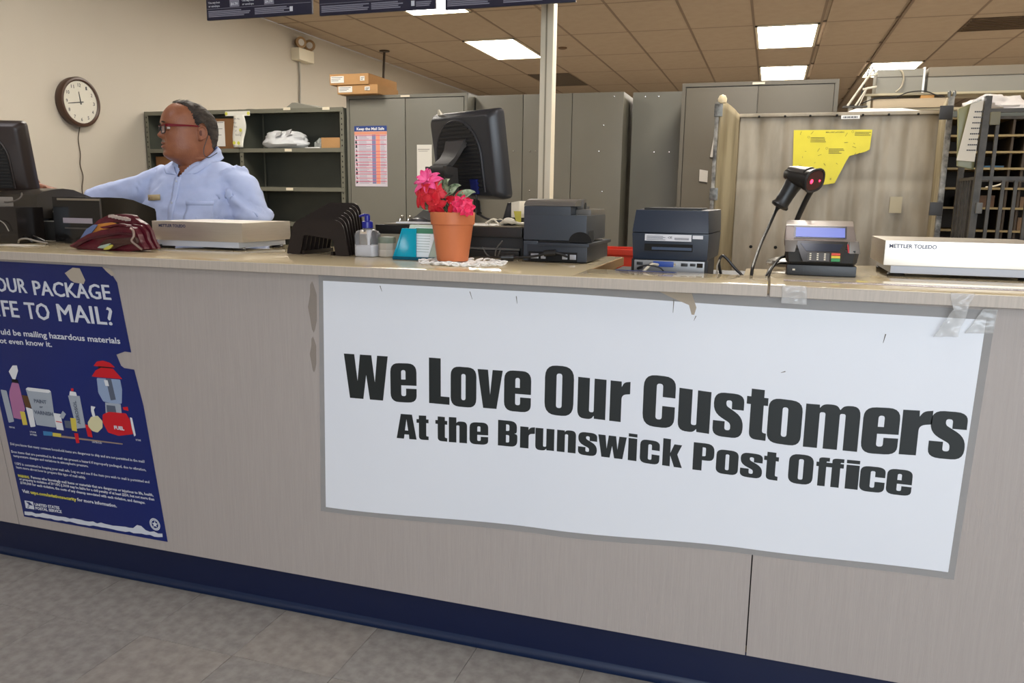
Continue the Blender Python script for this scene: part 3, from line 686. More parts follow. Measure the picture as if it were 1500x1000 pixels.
# ================================================================== HANGING MENU BOARDS
MBO = mat('board_navy', (24, 24, 48), .3, spec=.6)
GREY = mat('board_grey_print', (124, 124, 138), .5)
def board(x0, x1, zb, label, prices):
    t = thing('menu_board', label, 'sign', ((x0+x1)/2, 3.0, zb), 'hanging price boards')
    MB().box(x0, x1, 3.0, 3.012, zb, zb+.58, bevel=.002).build('panel', MBO, t)
    w_ = x1-x0
    for xx in (x0+.08, x1-.08): MB().tube([(xx, 3.006, zb+.57), (xx, 3.006, CZ)], .0025, 6).build('hanger', CHROME, t)
    q = MB()
    for (a, b_, n_) in ((.02, .42, 4), (.47, .36, 4)) if w_ < .6 and prices else ((.02, .42, 4), (.46, .30, 4), (.84, .14, 3)):
        for k in range(n_):
            q.box(x0+w_*a, x0+w_*(a+b_*random.uniform(.75, 1)), 2.9985, 2.9995, zb+.012+k*.0068, zb+.0165+k*.0068)
    o = q.build('small_print', GREY, t); o['kind'] = 'stuff'
    MB().box(x0+.004, x1-.004, 2.9985, 2.9995, zb+.044, zb+.0455).build('rule_line', GREY, t)
    MB().box(x0+w_*.80, x0+w_*.80+.014, 2.998, 2.9995, zb+.015, zb+.034).build('emblem', PTXT, t)
    for i, p_ in enumerate(prices):
        xa = x0+.012+i*.170; tm_ = MB()
        put_text(tm_, 'Use any box', (xa, 2.9985, zb+.066), V(1, 0, 0), V(0, 0, 1), .0085, None, .02, res=1)
        put_text(tm_, 'or envelope', (xa, 2.9985, zb+.052), V(1, 0, 0), V(0, 0, 1), .0085, None, .02, res=1)
        tm_.build('lettering', PTXT, t)
        MB().box(xa+.108, xa+.155, 2.9985, 2.9992, zb+.048, zb+.080).build('price_box', GREY, t)
        tm_ = MB(); put_text(tm_, p_, (xa+.113, 2.998, zb+.055), V(1, 0, 0), V(0, 0, 1), .010, .036, .03, res=1)
        tm_.build('lettering', PTXT, t)
    for i in range(3):
        MB().box(x0+.012+i*w_/3, x0+(i+1)*w_/3-.004, 2.9985, 2.9995, zb+.10, zb+.55).build('price_table', mat('board_table', (62, 66, 104), .4), t)
board(-2.36, -1.845, 1.958, 'dark blue hanging menu board, leftmost of three, ending over the wall corner', ['$6.70', '$6.70'])
board(-1.81, -1.296, 1.9475, 'dark blue hanging menu board, middle one, just left of the bright light', [])
board(-1.256, -.737, 1.940, 'dark blue hanging menu board, rightmost, crossing the cream pole', [])
# ================================================================== THINGS ON THE COUNTER
C0 = CT
RY = lambda a: Matrix.Rotation(a, 4, 'Y'); RX = lambda a: Matrix.Rotation(a, 4, 'X'); RZ = lambda a: Matrix.Rotation(a, 4, 'Z'); TR = lambda *a: Matrix.Translation(a)
BLUEINK = mat('scale_blue_ink', (40, 48, 84), .5)
def scale(x0, y0, w_, d_, label, tx0, tx1, tz):
    t = thing('postal_scale', label, 'scale', (x0+w_/2, y0+d_/2, C0), 'steel postal scales')
    MB().box(x0, x0+w_, y0, y0+d_, C0+.027, C0+.089, bevel=.0025).build('platform', SS, t)
    MB().box(x0+.018, x0+w_-.018, y0+.006, y0+d_-.006, C0+.008, C0+.027, bevel=.002).build('base', SSG, t)
    for fx in (x0+.035, x0+w_-.035):
        for fy in (y0+.03, y0+d_-.03): MB().lathe([(.020, 0), (.021, .004), (.018, .0095)], (fx, fy, C0), 16).build('foot', BLACK, t)
    q = MB(); put_text(q, 'METTLER TOLEDO', (tx0, y0-.0004, tz), V(1, 0, 0), V(0, 0, 1), .0095, tx1-tx0, .03); q.build('lettering', BLUEINK, t)
    return t
scale(.275, 2.165, .36, .285, 'steel postal scale at the right end beside the card terminal', .285, .391, C0+.071)
scale(-1.952, 2.15, .352, .27, 'steel postal scale in front of the clerk', -1.924, -1.817, C0+.070)
# cable clip and small paper tag by the left scale
t = tag(MB().tube(bez([(-2.03, 2.12, C0+.004), (-1.98, 2.14, C0+.004), (-1.93, 2.15, C0+.005), (-1.88, 2.17, C0+.004)]), .0025, 6).lathe([(.0, -.006), (.008, -.006), (.009, 0), (.008, .006), (0, .006)], (-1.925, 2.148, C0+.0066), 10).build('cable', BLACK), 'thin black cable with a plug in front of the scale by the clerk', 'cable')
tag(MB().box(-1.978, -1.945, 2.13, 2.131, C0, C0+.030).build('paper_tag', WHITE), 'small white paper tag standing at the left end of the scale by the clerk', 'tag')

# step file sorter
t = thing('file_sorter', 'black plastic step file sorter with eight arched dividers', 'file sorter', (-1.32, 2.2, C0))
SM = mat('sorter_plastic', (34, 27, 24), .35, bump=.1, bump_s=150)
for k in range(8):
    y = 2.112+k*.0235; h = .106+k*.0072; x0, x1 = -1.413+k*.0006, -1.196-k*.0045
    xa, xb = x0+.014, x1-.014
    out = rpoly([(x0, 0, .006), (xa+.012, h, .03), (xb-.012, h, .03), (x1, 0, .006), (x1-.046, 0, .004), (x1-.056, .048, .012), (x0+.058, .048+.012, .012), (x0+.048, 0, .004)], 6)
    MB().prism(out, .004, M=TR(0, y, C0+.001) @ RX(radians(-4))).build('divider', SM, t)
MB().box(-1.36, -1.352, 2.114, 2.285, C0+.001, C0+.012).build('rail', SM, t); MB().box(-1.26, -1.252, 2.114, 2.285, C0+.001, C0+.012).build('rail', SM, t)

# pump bottle
CLEAR = mat('clear_plastic', (235, 235, 238), .06, trans=.9, spec=.5)
CLEAR.node_tree.nodes['Principled BSDF'].inputs['IOR'].default_value = 1.25
PASTE = mat('white_paste', (238, 238, 238), .4)
PB = mat('royal_blue_plastic', (28, 34, 130), .3)
def sqlathe(mb, prof, c, w_, d_, r=.35, n=8):
    """rounded-square section stack: prof = (scale, z)"""
    rings = []
    for s, z in prof:
        g = []
        for q in range(4):
            for i in range(n):
                a = pi/2*q+pi/2*i/(n-1)
                cx = (1-r)*(1 if q in (0, 3) else -1); cy = (1-r)*(1 if q in (0, 1) else -1)
                g.append((c[0]+(cx+r*cos(a))*w_*s, c[1]+(cy+r*sin(a))*d_*s, c[2]+z))
        rings.append(g)
    mb.loft(rings); return mb
bc = (-1.145, 2.135, C0)
t = thing('pump_bottle', 'square clear pump bottle with white cream inside and blue pump', 'bottle', bc)
sqlathe(MB(), [(.94, .0005), (1, .003), (1, .06), (.97, .070), (.80, .077), (.42, .081), (.40, .086)], bc, .033, .028).build('bottle_body', CLEAR, t)
sqlathe(MB(), [(.90, .002), (.95, .004), (.95, .034), (.90, .035)], bc, .033, .028).build('cream', PASTE, t)
MB().lathe([(.004, .034), (.0045, .05), (.006, .06), (.006, .080)], (bc[0]+.006, bc[1], C0), 12).build('dip_tube', PASTE, t)
MB().lathe([(.0135, .084), (.0165, .086), (.0165, .103), (.014, .105), (.008, .106)], bc, 24).build('collar', PB, t)
q = MB().lathe([(.0085, .105), (.0085, .122), (.006, .125), (0, .125)], bc, 20)
q.tube(bez([(bc[0]+.006, bc[1], C0+.122), (bc[0]-.012, bc[1]-.002, C0+.1225), (bc[0]-.024, bc[1]-.003, C0+.119)], 5), [.0045]*6+[.0035]*5, 8)
q.build('pump_head', PB, t)

# two-tone octagonal jar
jc = (-1.087, 2.145, C0)
t = thing('sponge_jar', 'small octagonal frosted jar with grey-green top beside the pump bottle', 'jar', jc)
MB().lathe([(.024, .0005), (.027, .004), (.027, .020), (.0255, .023), (.0265, .025), (.0265, .042)], jc, 8, smooth=False, ph=pi/8).build('jar_body', mat('frosted_beige', (176, 168, 156), .3), t)
MB().lathe([(.0268, .042), (.0268, .056), (.024, .060), (0, .060)], jc, 8, smooth=False, ph=pi/8).build('lid', mat('grey_green_lid', (112, 120, 104), .4), t)

# teal card holder
TEAL = mat('teal_acrylic', (0, 168, 196), .15, trans=.15, spec=.5)
TEALD = mat('teal_acrylic_base', (0, 84, 108), .2)
MINT = mat('mint_plastic', (206, 216, 196), .45)
t = thing('card_holder', 'teal and mint card holder with a white form beside the flower pot', 'card holder', (-.97, 2.08, C0))
def lean(x0, x1, x2, x3, z0, z1, y0, y1, th):
    return [(x0, y0, z0), (x1, y0, z0), (x1, y0+th, z0), (x0, y0+th, z0), (x2, y1, z1), (x3, y1, z1), (x3, y1+th, z1), (x2, y1+th, z1)]
MB().hexa(lean(-1.016, -.905, -.998, -.888, C0+.008, C0+.099, 2.092, 2.118, .012), bevel=.002).build('back_plate', MINT, t)
fm = MB().hexa(lean(-.972, -.925, -.976, -.906, C0+.009, C0+.092, 2.083, 2.108, .001)).build('form_card', mat('form_white', (240, 246, 246), .6), t)
MB().hexa(lean(-.973, -.911, -.974, -.907, C0+.075, C0+.090, 2.1015, 2.1055, .0008)).build('green_header', mat('form_green', (70, 128, 96), .6), fm)
q = MB()
for k in range(7):
    z = C0+.068-k*.0075; q.hexa(lean(-.970, -.925-.0, -.970, -.925, z, z+.0012, 2.083+.30*(z-C0-.009)-.0012, 2.083+.30*(z-C0-.008)-.0012, .0004))
o = q.build('print_lines', mat('form_lines', (150, 170, 160), .6), fm); o['kind'] = 'stuff'
MB().hexa(lean(-1.026, -.958, -1.008, -.968, C0+.009, C0+.089, 2.070, 2.094, .006), bevel=.001).build('front_pocket', TEAL, t)
MB().hexa(lean(-1.030, -1.020, -1.012, -1.004, C0+.009, C0+.089, 2.070, 2.094, .026), bevel=.001).build('side_wall', TEAL, t)
MB().box(-1.030, -.888, 2.066, 2.125, C0+.0005, C0+.0095, bevel=.002).build('base', TEALD, t)

# doily, pot, flowers
DO = mat('doily_cotton', (236, 234, 228), .85, bump=.5, bump_s=500)
t = thing('lace_doily', 'white crocheted doily under the terracotta pot', 'doily', (-.80, 2.02, C0))
dc = (-.79, 2.01)
rings = []
q = MB()
for (ra, rb, n_) in ((.0, .035, 0), (.037, .058, 12), (.060, .088, 16)):
    if n_ == 0: q.lathe([(0, .0035), (rb, .0035), (rb, .001)], (dc[0], dc[1], C0), 32); continue
    for k in range(n_):
        a = 2*pi*k/n_; cx, cy = dc[0]+cos(a)*(ra+rb)/2*1.12, dc[1]+sin(a)*(ra+rb)/2*.95
        z = C0+.003+.003*sin(a*3+1)
        pts = [(cx+.013*cos(b_)*cos(a)-.011*sin(b_)*sin(a), cy+.013*cos(b_)*sin(a)+.011*sin(b_)*cos(a), z+.0015*sin(b_*2)) for b_ in [2*pi*i/12 for i in range(12)]]
        q.tube(pts, .0030, 5, closed=True); q.lathe([(0, .002), (.008, .001), (.009, -.001)], (cx, cy, z), 8)
    q.tube([(dc[0]+cos(2*pi*i/40)*rb*1.05, dc[1]+sin(2*pi*i/40)*rb*.92, C0+.003+.002*sin(2*pi*i/40*3)) for i in range(40)], .0026, 5, closed=True)
q.build('lace', DO, t)
# raised folds of the doily
q = MB()
for k in range(26):
    a = 2*pi*k/26; r = .105; cx, cy = dc[0]+r*1.08*cos(a), dc[1]+r*.88*sin(a)
    pts = [(cx+.010*cos(b_), cy+.009*sin(b_), C0+.003+.0035*(1+sin(b_+a*5))) for b_ in [2*pi*i/10 for i in range(10)]]
    q.tube(pts, .0022, 5, closed=True)
o = q.build('scalloped_edge', DO, t)

TC = mat('terracotta_plastic', (196, 114, 72), .45, spec=.3)
pc = (-.834, 2.045, C0+.006)
t = thing('flower_pot', 'terracotta-coloured plastic pot holding artificial flowers', 'flower pot', pc)
MB().lathe([(.0, .0), (.0425, .0), (.0435, .003), (.0565, .099), (.0600, .100), (.0625, .131), (.0615, .133), (.0585, .132), (.056, .100), (.05, .098), (0, .098)], pc, 48).build('pot_body', TC, t)
MB().lathe([(0, .112), (.03, .115), (.057, .110)], pc, 24).build('soil', mat('moss_soil', (58, 46, 34), .95, bump=1, bump_s=200), t)
PINK = mat('pink_petal', (238, 74, 138), .5, noise_s=60, noise_a=.6, col2=(250, 130, 180), stretch=(1, 1, 1))
REDP = mat('red_petal', (214, 26, 48), .5, noise_s=60, noise_a=.5, col2=(236, 60, 70))
REDK = mat('rose_petal', (232, 32, 88), .5, noise_s=60, noise_a=.6, col2=(246, 84, 130))
LEAF = mat('leaf_green', (30, 66, 36), .4, noise_s=55, noise_a=1, col2=(190, 205, 170))
STEM = mat('flower_stem', (60, 84, 50), .6)
def petal(mb, c, d, up, L, W_, curl=.3, cup=.15, nu=5, nv=9):
    d = V(*d).normalized(); up = V(*up); up = (up-d*up.dot(d)).normalized(); s = d.cross(up)
    def f(u, v):
        w_ = W_*(sin(pi*min(1, v*.94+.05))**.7)*(1-.25*v); a = (u-.5)*2
        return V(*c)+d*(L*v)+s*(a*w_)+up*(-curl*L*v*v+cup*W_*a*a*1.2+.0025*sin(a*9+v*5)*v)
    mb.grid(f, nu, nv); return mb
def flower(name, c, n_dir, n, L, W_, M_, seed, layers=2):
    random.seed(seed); nd = V(*n_dir).normalized(); a0 = nd.orthogonal().normalized(); b0 = nd.cross(a0)
    head = MB().lathe([(0, -.006), (.006, -.003), (.007, .002), (.003, .006), (0, .007)], c, 10, M=nd.to_track_quat('Z', 'Y').to_matrix().to_4x4()).build('flower', M_, t)
    for l in range(layers):
        for k in range(n-l*2):
            a = 2*pi*k/(n-l*2)+random.uniform(-.15, .15)+l*.4
            d = (a0*cos(a)+b0*sin(a))*(1-.25*l)+nd*(.15+.55*l)
            o = petal(MB(), V(*c)+nd*.002, d, nd, L*(1-.2*l)*random.uniform(.85, 1.1), W_, .35-.25*l).build('petal', M_, head)
            md = o.modifiers.new('thick', 'SOLIDIFY'); md.thickness = .0006
    return head
flower('flower', (-.895, 2.015, C0+.222), (-.15, -.8, .55), 8, .043, .012, PINK, 1)
flower('flower', (-.908, 2.01, C0+.185), (-.5, -.75, -.05), 6, .045, .015, REDP, 2, 1)
flower('flower', (-.870, 2.01, C0+.195), (.1, -.9, .15), 6, .043, .015, REDP, 8, 1)
flower('flower', (-.866, 2.005, C0+.160), (-.1, -.8, -.45), 5, .040, .015, REDP, 3, 1)
flower('flower', (-.795, 2.01, C0+.158), (.35, -.85, -.05), 7, .032, .012, REDK, 4)
flower('flower', (-.81, 2.02, C0+.165), (.0, -.85, .15), 5, .036, .014, REDP, 5, 1)
flower('flower', (-.775, 2.00, C0+.150), (.6, -.8, .05), 7, .024, .010, REDK, 6)
for (c, d, L) in (((-.845, 2.02, C0+.185), (.7, -.2, .5), .052), ((-.82, 2.02, C0+.175), (1, -.1, .42), .062), ((-.85, 2.02, C0+.19), (-.05, -.3, .9), .035), ((-.84, 2.02, C0+.18), (.3, -.5, .25), .04), ((-.88, 2.03, C0+.15), (-.8, -.2, .1), .045), ((-.84, 2.0, C0+.20), (.35, -.4, .6), .035)):
    o = petal(MB(), c, d, (.1, -.8, .6), L, .017, .2, .2).build('leaf', LEAF, t)
    md = o.modifiers.new('thick', 'SOLIDIFY'); md.thickness = .0006
for (a, b_) in (((-.84, 2.045, C0+.115), (-.895, 2.02, C0+.22)), ((-.83, 2.045, C0+.115), (-.905, 2.015, C0+.185)), ((-.83, 2.045, C0+.115), (-.87, 2.015, C0+.19)), ((-.82, 2.045, C0+.115), (-.798, 2.015, C0+.155)), ((-.83, 2.05, C0+.115), (-.83, 2.025, C0+.19)), ((-.86, 2.04, C0+.11), (-.868, 2.01, C0+.16))):
    m_ = (V(*a)+V(*b_))/2+V(.004, .006, .004)
    MB().tube(bez([a, m_, b_], 5), .0022, 6).build('stem', STEM, t)
MB().hexa([(-.822, 2.02, C0+.118), (-.808, 2.02, C0+.118), (-.808, 2.022, C0+.118), (-.822, 2.022, C0+.118), (-.828, 2.015, C0+.165), (-.812, 2.015, C0+.165), (-.812, 2.017, C0+.165), (-.828, 2.017, C0+.165)]).build('care_tag', WHITE, t)

# cash drawer stack with things on it
t = thing('cash_drawer', 'black cash drawer with open front slot behind the flower pot', 'cash drawer', (-.93, 2.4, C0))
MB().box(-1.185, -.70, 2.26, 2.49, C0+.063, C0+.092, bevel=.004).build('top_cover', BLACK, t)
MB().box(-1.10, -.704, 2.285, 2.49, C0+.0005, C0+.063, bevel=.003).build('drawer_body', BLACKM, t)
MB().box(-1.09, -.71, 2.272, 2.285, C0+.024, C0+.030).build('drawer_edge', mat('grey_edge', (90, 88, 84), .4), t)
MB().box(-1.09, -.71, 2.262, 2.284, C0+.001, C0+.022, bevel=.002).build('till_front', BLACK, t)
MB().box(-1.16, -.705, 2.27, 2.49, C0+.0925, C0+.096, bevel=.001).build('top_mat', mat('tan_mat', (120, 110, 92), .3), t)
tag(MB().box(-1.115, -.99, 2.265, 2.33, C0+.0965, C0+.101).build('paper_stack', WHITE), 'white papers lying on the cash drawer under the monitor', 'papers')
q = MB()
for (a, b_, c) in (((-.835, 2.34), (-.79, 2.31), .0), ((-.83, 2.30), (-.795, 2.35), .003), ((-.815, 2.35), (-.775, 2.33), .002)):
    q.tube(bez([(a[0], a[1], C0+.100+c), ((a[0]+b_[0])/2, (a[1]+b_[1])/2, C0+.112+c), (b_[0], b_[1], C0+.100+c)], 5), .0025, 6)
tag(q.build('white_cable_ties', OFFW), 'tangle of white ties on the drawer right of the pot', 'cable tie')
tag(MB().tube(bez([(-.79, 2.33, C0+.101), (-.76, 2.31, C0+.112), (-.735, 2.33, C0+.103), (-.72, 2.36, C0+.101)], 6), [.006]*4+[.009]*6+[.005]*9, 8).build('white_plug', OFFW), 'white cable plug on the drawer beside the small display', 'plug')
# small pole display behind the printer
t = thing('customer_display', 'small black and cream display wedge behind the receipt printer', 'display', (-.755, 2.40, C0+.096))
MB().hexa([(-.80, 2.36, C0+.0965), (-.765, 2.35, C0+.0965), (-.735, 2.42, C0+.0965), (-.77, 2.43, C0+.0965), (-.785, 2.375, C0+.165), (-.772, 2.37, C0+.165), (-.742, 2.44, C0+.168), (-.755, 2.445, C0+.168)], bevel=.002).build('screen_housing', BLACK, t)
MB().hexa([(-.764, 2.35, C0+.12), (-.735, 2.34, C0+.12), (-.71, 2.41, C0+.12), (-.738, 2.418, C0+.12), (-.771, 2.37, C0+.166), (-.741, 2.36, C0+.171), (-.715, 2.43, C0+.171), (-.742, 2.438, C0+.168)], bevel=.002).build('cream_back', OFFW, t)
MB().hexa([(-.742, 2.338, C0+.0965), (-.728, 2.338, C0+.0965), (-.728, 2.34, C0+.0965), (-.742, 2.34, C0+.0965), (-.752, 2.338, C0+.14), (-.728, 2.338, C0+.14), (-.728, 2.34, C0+.14), (-.752, 2.34, C0+.14)]).build('yellow_note', mat('sticky_yellow', (196, 184, 74), .6), t)

# flat monitor seen from behind
def panel_monitor(name, label, O, ang, tilt, W_, H_, D_, detail=True, Mm=mat('monitor_black', (46, 46, 48), .36, bump=.1, bump_s=250), arm=True):
    """O: centre of the screen back; the back looks along local -y; ang about Z, tilt about X"""
    t = thing(name, label, 'monitor', O)
    Mx = TR(*O) @ RZ(ang) @ RX(tilt)
    def box_(x0, x1, y0, y1, z0, z1, bev=0): return MB().box(x0, x1, y0, y1, z0, z1, bevel=bev, M=Mx)
    w2, h2 = W_/2, H_/2
    # tapered shell: deep in the middle, thin at the rim
    rings = []
    for s, y in ((1, D_), (1, D_*.62), (.985, D_*.45), (.90, D_*.08), (.86, 0)):
        g = []
        for q in range(4):
            for i in range(5):
                a = pi/2*q+pi/2*i/4; r = .018
                cx = (w2*s-r)*(1 if q in (0, 3) else -1); cz = (h2*s-r)*(1 if q in (0, 1) else -1)
                p = Mx @ V(cx+r*cos(a), y, cz+r*sin(a)); g.append(p)
        rings.append(g)
    MB().loft(rings).build('shell', Mm, t)
    box_(-w2+.006, w2-.006, D_, D_+.003, -h2+.006, h2-.006).build('screen', BLACKG, t)
    if detail:
        # arched recess panel with ribs
        n = 20; ax = -.012; arch = [(ax-.112, -h2*.80)]+[(ax+.112*cos(pi-pi*i/n), -.005+.118*sin(pi*i/n)) for i in range(n+1)]+[(ax+.112, -h2*.80)]
        MB().prism(arch, .003, M=Mx @ TR(0, -.003, 0)).build('arch_panel', mat('monitor_recess', (32, 32, 33), .5), t)
        rim = [Mx @ V(x, -.002, z) for x, z in arch]
        MB().tube(rim, .004, 6).build('arch_rim', Mm, t)
        for k in range(17):
            z = .100-k*.0125
            hw = .106 if z < -.005 else .112*sqrt(max(0, 1-((z+.005)/.118)**2))-.006
            if hw > .02: box_(ax-hw, ax+hw, -.0065, -.003, z-.0042, z+.002, .001).build('vent_rib', BLACKM, t)
    return t, Mx
mt, Mx = panel_monitor('monitor', 'black flat monitor seen from behind above the flower pot', (-.948, 2.40, 1.352), radians(-30), radians(9), .33, .275, .052)
M3 = Mx.to_3x3()
q = MB()
def msec(w_, y_, z_, th): return [Mx @ V(-.008+x*w_, y_, z_+dz) for x, dz in ((-1, -th), (1, -th), (1, th), (-1, th))]
q.loft([msec(.046, -.004, .045, .012), msec(.046, -.016, .040, .012), msec(.040, -.030, .018, .009), msec(.038, -.052, -.004, .008), msec(.040, -.078, -.020, .010), msec(.040, -.086, -.034, .012)])
q.build('swivel_mount', mat('monitor_arm', (58, 56, 54), .4), mt)
MB().tube([Mx @ V(-.05, -.083, -.035), Mx @ V(.034, -.083, -.035)], .020, 18).build('hinge', BLACKM, mt)
P0 = Mx @ V(-.008, -.083, -.035); zb = C0+.125
B0 = V(P0.x-.02, P0.y+.075, zb)
for s_ in (-1, 1):
    a = M3 @ V(s_*.046, 0, 0)
    q = MB()
    fd = V(-.5, -.87, 0)*.024
    q.hexa([tuple(B0+a*1.0-fd+V(-.004, 0, 0)), tuple(B0+a-fd+V(.006, 0, 0)), tuple(B0+a+fd+V(.006, 0, 0)), tuple(B0+a+fd+V(-.004, 0, 0)), tuple(P0+a-fd+V(-.004, 0, .012)), tuple(P0+a-fd+V(.006, 0, .012)), tuple(P0+a+fd+V(.006, 0, .016)), tuple(P0+a+fd+V(-.004, 0, .016))], bevel=.003)
    q.build('stand_cheek', mat('monitor_arm', (58, 56, 54), .4), mt)
q = MB()
def ssec(c, w_, d_): 
    r_ = M3 @ V(1, 0, 0); f_ = V(-.5, -.87, 0); return [c+r_*(x*w_)+f_*(y*d_) for x, y in ((-1, -1), (1, -1), (1, 1), (-1, 1))]
q.loft([ssec(B0+V(-.03, 0, -.020), .075, .05), ssec(B0+V(-.018, 0, -.008), .068, .045), ssec(B0+V(-.005, 0, .02), .050, .030), ssec(P0.lerp(B0, .5), .040, .018), ssec(P0, .038, .012)])
q.build('stand_neck', BLACKM, mt)
MB().lathe([(.095, 0), (.098, .004), (.09, .012), (.05, .018), (0, .020)], (B0.x-.03, B0.y, C0+.0965), 36, sy=.55).build('stand_base', BLACK, mt)
MB().box(-.015, .018, -.012, -.002, -.020, .026, bevel=.002, M=Mx @ TR(.055, 0, -.095)).build('video_plug', mat('vga_blue', (22, 30, 92), .4), mt)
MB().hexa([tuple(Mx @ V(*p)) for p in ((-.127, .02, .134), (-.107, .02, .134), (-.107, .03, .134), (-.127, .03, .134), (-.121, .02, .152), (-.116, .02, .152), (-.116, .024, .152), (-.121, .024, .152))]).build('camera_clip', OFFW, mt)
A_ = Mx @ V(.062, -.01, -.118)
MB().tube(bez([A_, A_+V(.01, -.01, -.03), (-.86, 2.33, 1.175), (-.82, 2.33, 1.158), (-.775, 2.34, C0+.108), (-.74, 2.36, C0+.101)], 8), .0035, 8).tube([A_+V(.008, -.008, -.022), (-.862, 2.33, 1.178)], .0085, 10).build('video_cable', BLACK, mt)

# receipt printer
t = thing('receipt_printer', 'slate grey receipt printer with curved lid on a wider base', 'printer', (-.58, 2.33, C0))
x0, x1, ya, yb = -.672, -.488, 2.185, 2.47
MB().box(x0+.012, x1+.004, ya-.002, yb+.01, C0+.003, C0+.050, bevel=.003).build('printer_base', SLATED, t)
MB().box(-.628, x1+.010, ya-.007, yb+.030, C0+.046, C0+.056, bevel=.002).build('base_ledge', SLATED, t)
side = rpoly([(ya, C0+.004), (yb, C0+.004), (yb, C0+.05, .01), (yb-.02, C0+.146, .008), (ya+.06, C0+.135), (ya, C0+.133, .003)], 4)
b1 = MB(); b1.box(x0, -.628, ya, yb, C0+.003, C0+.06, bevel=.002)
b1.build('left_column', SLATE, t)
b1 = MB(); b1.box(x0, x1, ya, yb-.02, C0+.062, C0+.134, bevel=.004); b1.box(x0, -.535, ya, yb-.04, C0+.13, C0+.158, bevel=.003)
b1.build('printer_body', SLATE, t)
MB().box(-.535, x1-.002, ya+.06, yb-.02, C0+.13, C0+.150, bevel=.004).build('lid_button_block', SLATEG, t)
arch = [(ya, C0+.1585)]+[(ya+.075-.075*cos(pi*i/10), C0+.1585+.020*sin(pi*i/10)) for i in range(11)]+[(ya+.15, C0+.1585)]
q = MB(); q.prism([(y-0, z) for y, z in arch], .150, M=TR(x0+.150, 0, 0) @ RZ(pi/2)); q.build('curved_lid', SLATEG, t)
MB().tube([(-.534, ya+.095, C0+.158), (-.515, ya+.095, C0+.158)], .021, 20).build('paper_roll_end', SLATEG, t)
MB().tube([(-.5155, ya+.095, C0+.158), (-.5135, ya+.095, C0+.158)], .011, 14).build('roll_hole', HOLE, t)
q = MB(); n = 12
q.prism([(-.538, C0+.058)]+[(-.505-.033*cos(pi*i/n/1.0), C0+.060+.028*sin(pi*i/n)) for i in range(n+1)]+[(-.4875, C0+.058)], .002, M=TR(0, ya-.0015, 0))
q.build('front_recess', HOLE, t)
q = MB(); q.prism([(ya+.01, C0+.058), (ya+.01, C0+.075), (ya+.03, C0+.09), (ya+.09, C0+.09), (ya+.10, C0+.058)], .002, M=TR(x1+.0015, 0, 0) @ RZ(pi/2)); q.build('side_recess', HOLE, t)
MB().box(-.626, -.535, ya-.0012, ya+.01, C0+.0565, C0+.0615).build('slot', HOLE, t)
MB().box(-.655, -.512, ya-.0035, ya, C0+.003, C0+.030).build('port_bay', HOLE, t)
for (a, b_) in ((-.648, -.625), (-.618, -.604), (-.555, -.540), (-.533, -.515)):
    MB().box(a, b_, ya-.005, ya-.002, C0+.010, C0+.024, bevel=.001).build('port', mat('port_metal', (176, 178, 184), .35, .6), t)
q = MB().tube(bez([(-.70, 2.15, C0+.012), (-.66, 2.155, C0+.014), (-.62, 2.165, C0+.02), (-.585, 2.165, C0+.030), (-.56, 2.17, C0+.026), (-.54, 2.18, C0+.018)], 8), .0035, 8)
q.tube([(-.604, 2.166, C0+.026), (-.57, 2.168, C0+.029)], .009, 10)
q.tube(bez([(-.70, 2.15, C0+.012), (-.74, 2.14, C0+.012), (-.79, 2.16, C0+.010), (-.83, 2.2, C0+.005)], 6), .003, 8)
tag(q.build('power_cable', BLACK), 'black power cable running in front of the receipt printer', 'cable')
tag(MB().tube([(-.725, 2.143, C0+.0115), (-.690, 2.152, C0+.0130)], [.0105, .0105], 14).build('ferrite_choke', BLACK), 'black cylindrical choke on the cable right of the doily', 'cable choke')
q = MB()
for (a, b_, c) in (((-.775, 2.235, C0+.004), (-.768, 2.225, C0+.03), (-.748, 2.22, C0+.055)), ((-.77, 2.24, C0+.004), (-.76, 2.23, C0+.02), (-.757, 2.23, C0+.035)), ((-.79, 2.235, C0+.004), (-.80, 2.225, C0+.015), (-.81, 2.22, C0+.035))):
    q.tube(bez([a, b_, c], 5), [.0025]*5+[.0018]*6, 6)
tag(q.build('loose_wires', mat('grey_wire', (88, 86, 82), .5)), 'grey loose wires standing up right of the pot', 'wire')

# orange-red tray behind the notch
t = thing('mail_tub', 'orange-red plastic tub behind the counter notch', 'tub', (-.56, 3.2, .6))
RED_ = mat('tub_red', (214, 62, 38), .45)
x0, x1 = -.70, -.44
q = MB().box(x0, x1, 3.1, 3.108, .75, 1.030).box(x0, x1, 3.352, 3.36, .75, 1.030).box(x0, x0+.008, 3.1, 3.36, .75, 1.030).box(x1-.008, x1, 3.1, 3.36, .75, 1.030).box(x0, x1, 3.1, 3.36, .75, .758)
q.build('tub_body', RED_, t); MB().box(x0-.006, x1+.006, 3.09, 3.1, 1.012, 1.034, bevel=.002).build('rim', RED_, t)
t2 = thing('work_table', 'low work table hidden behind the counter carrying the tub', 'table', (-.57, 3.2, 0))
MB().box(-.85, -.3, 2.95, 3.45, .72, .749).build('table_top', WOODE, t2)
for a in (-.83, -.345):
    for b_ in (2.97, 3.40): MB().box(a, a+.03, b_, b_+.03, 0, .72).build('leg', STEEL, t2)

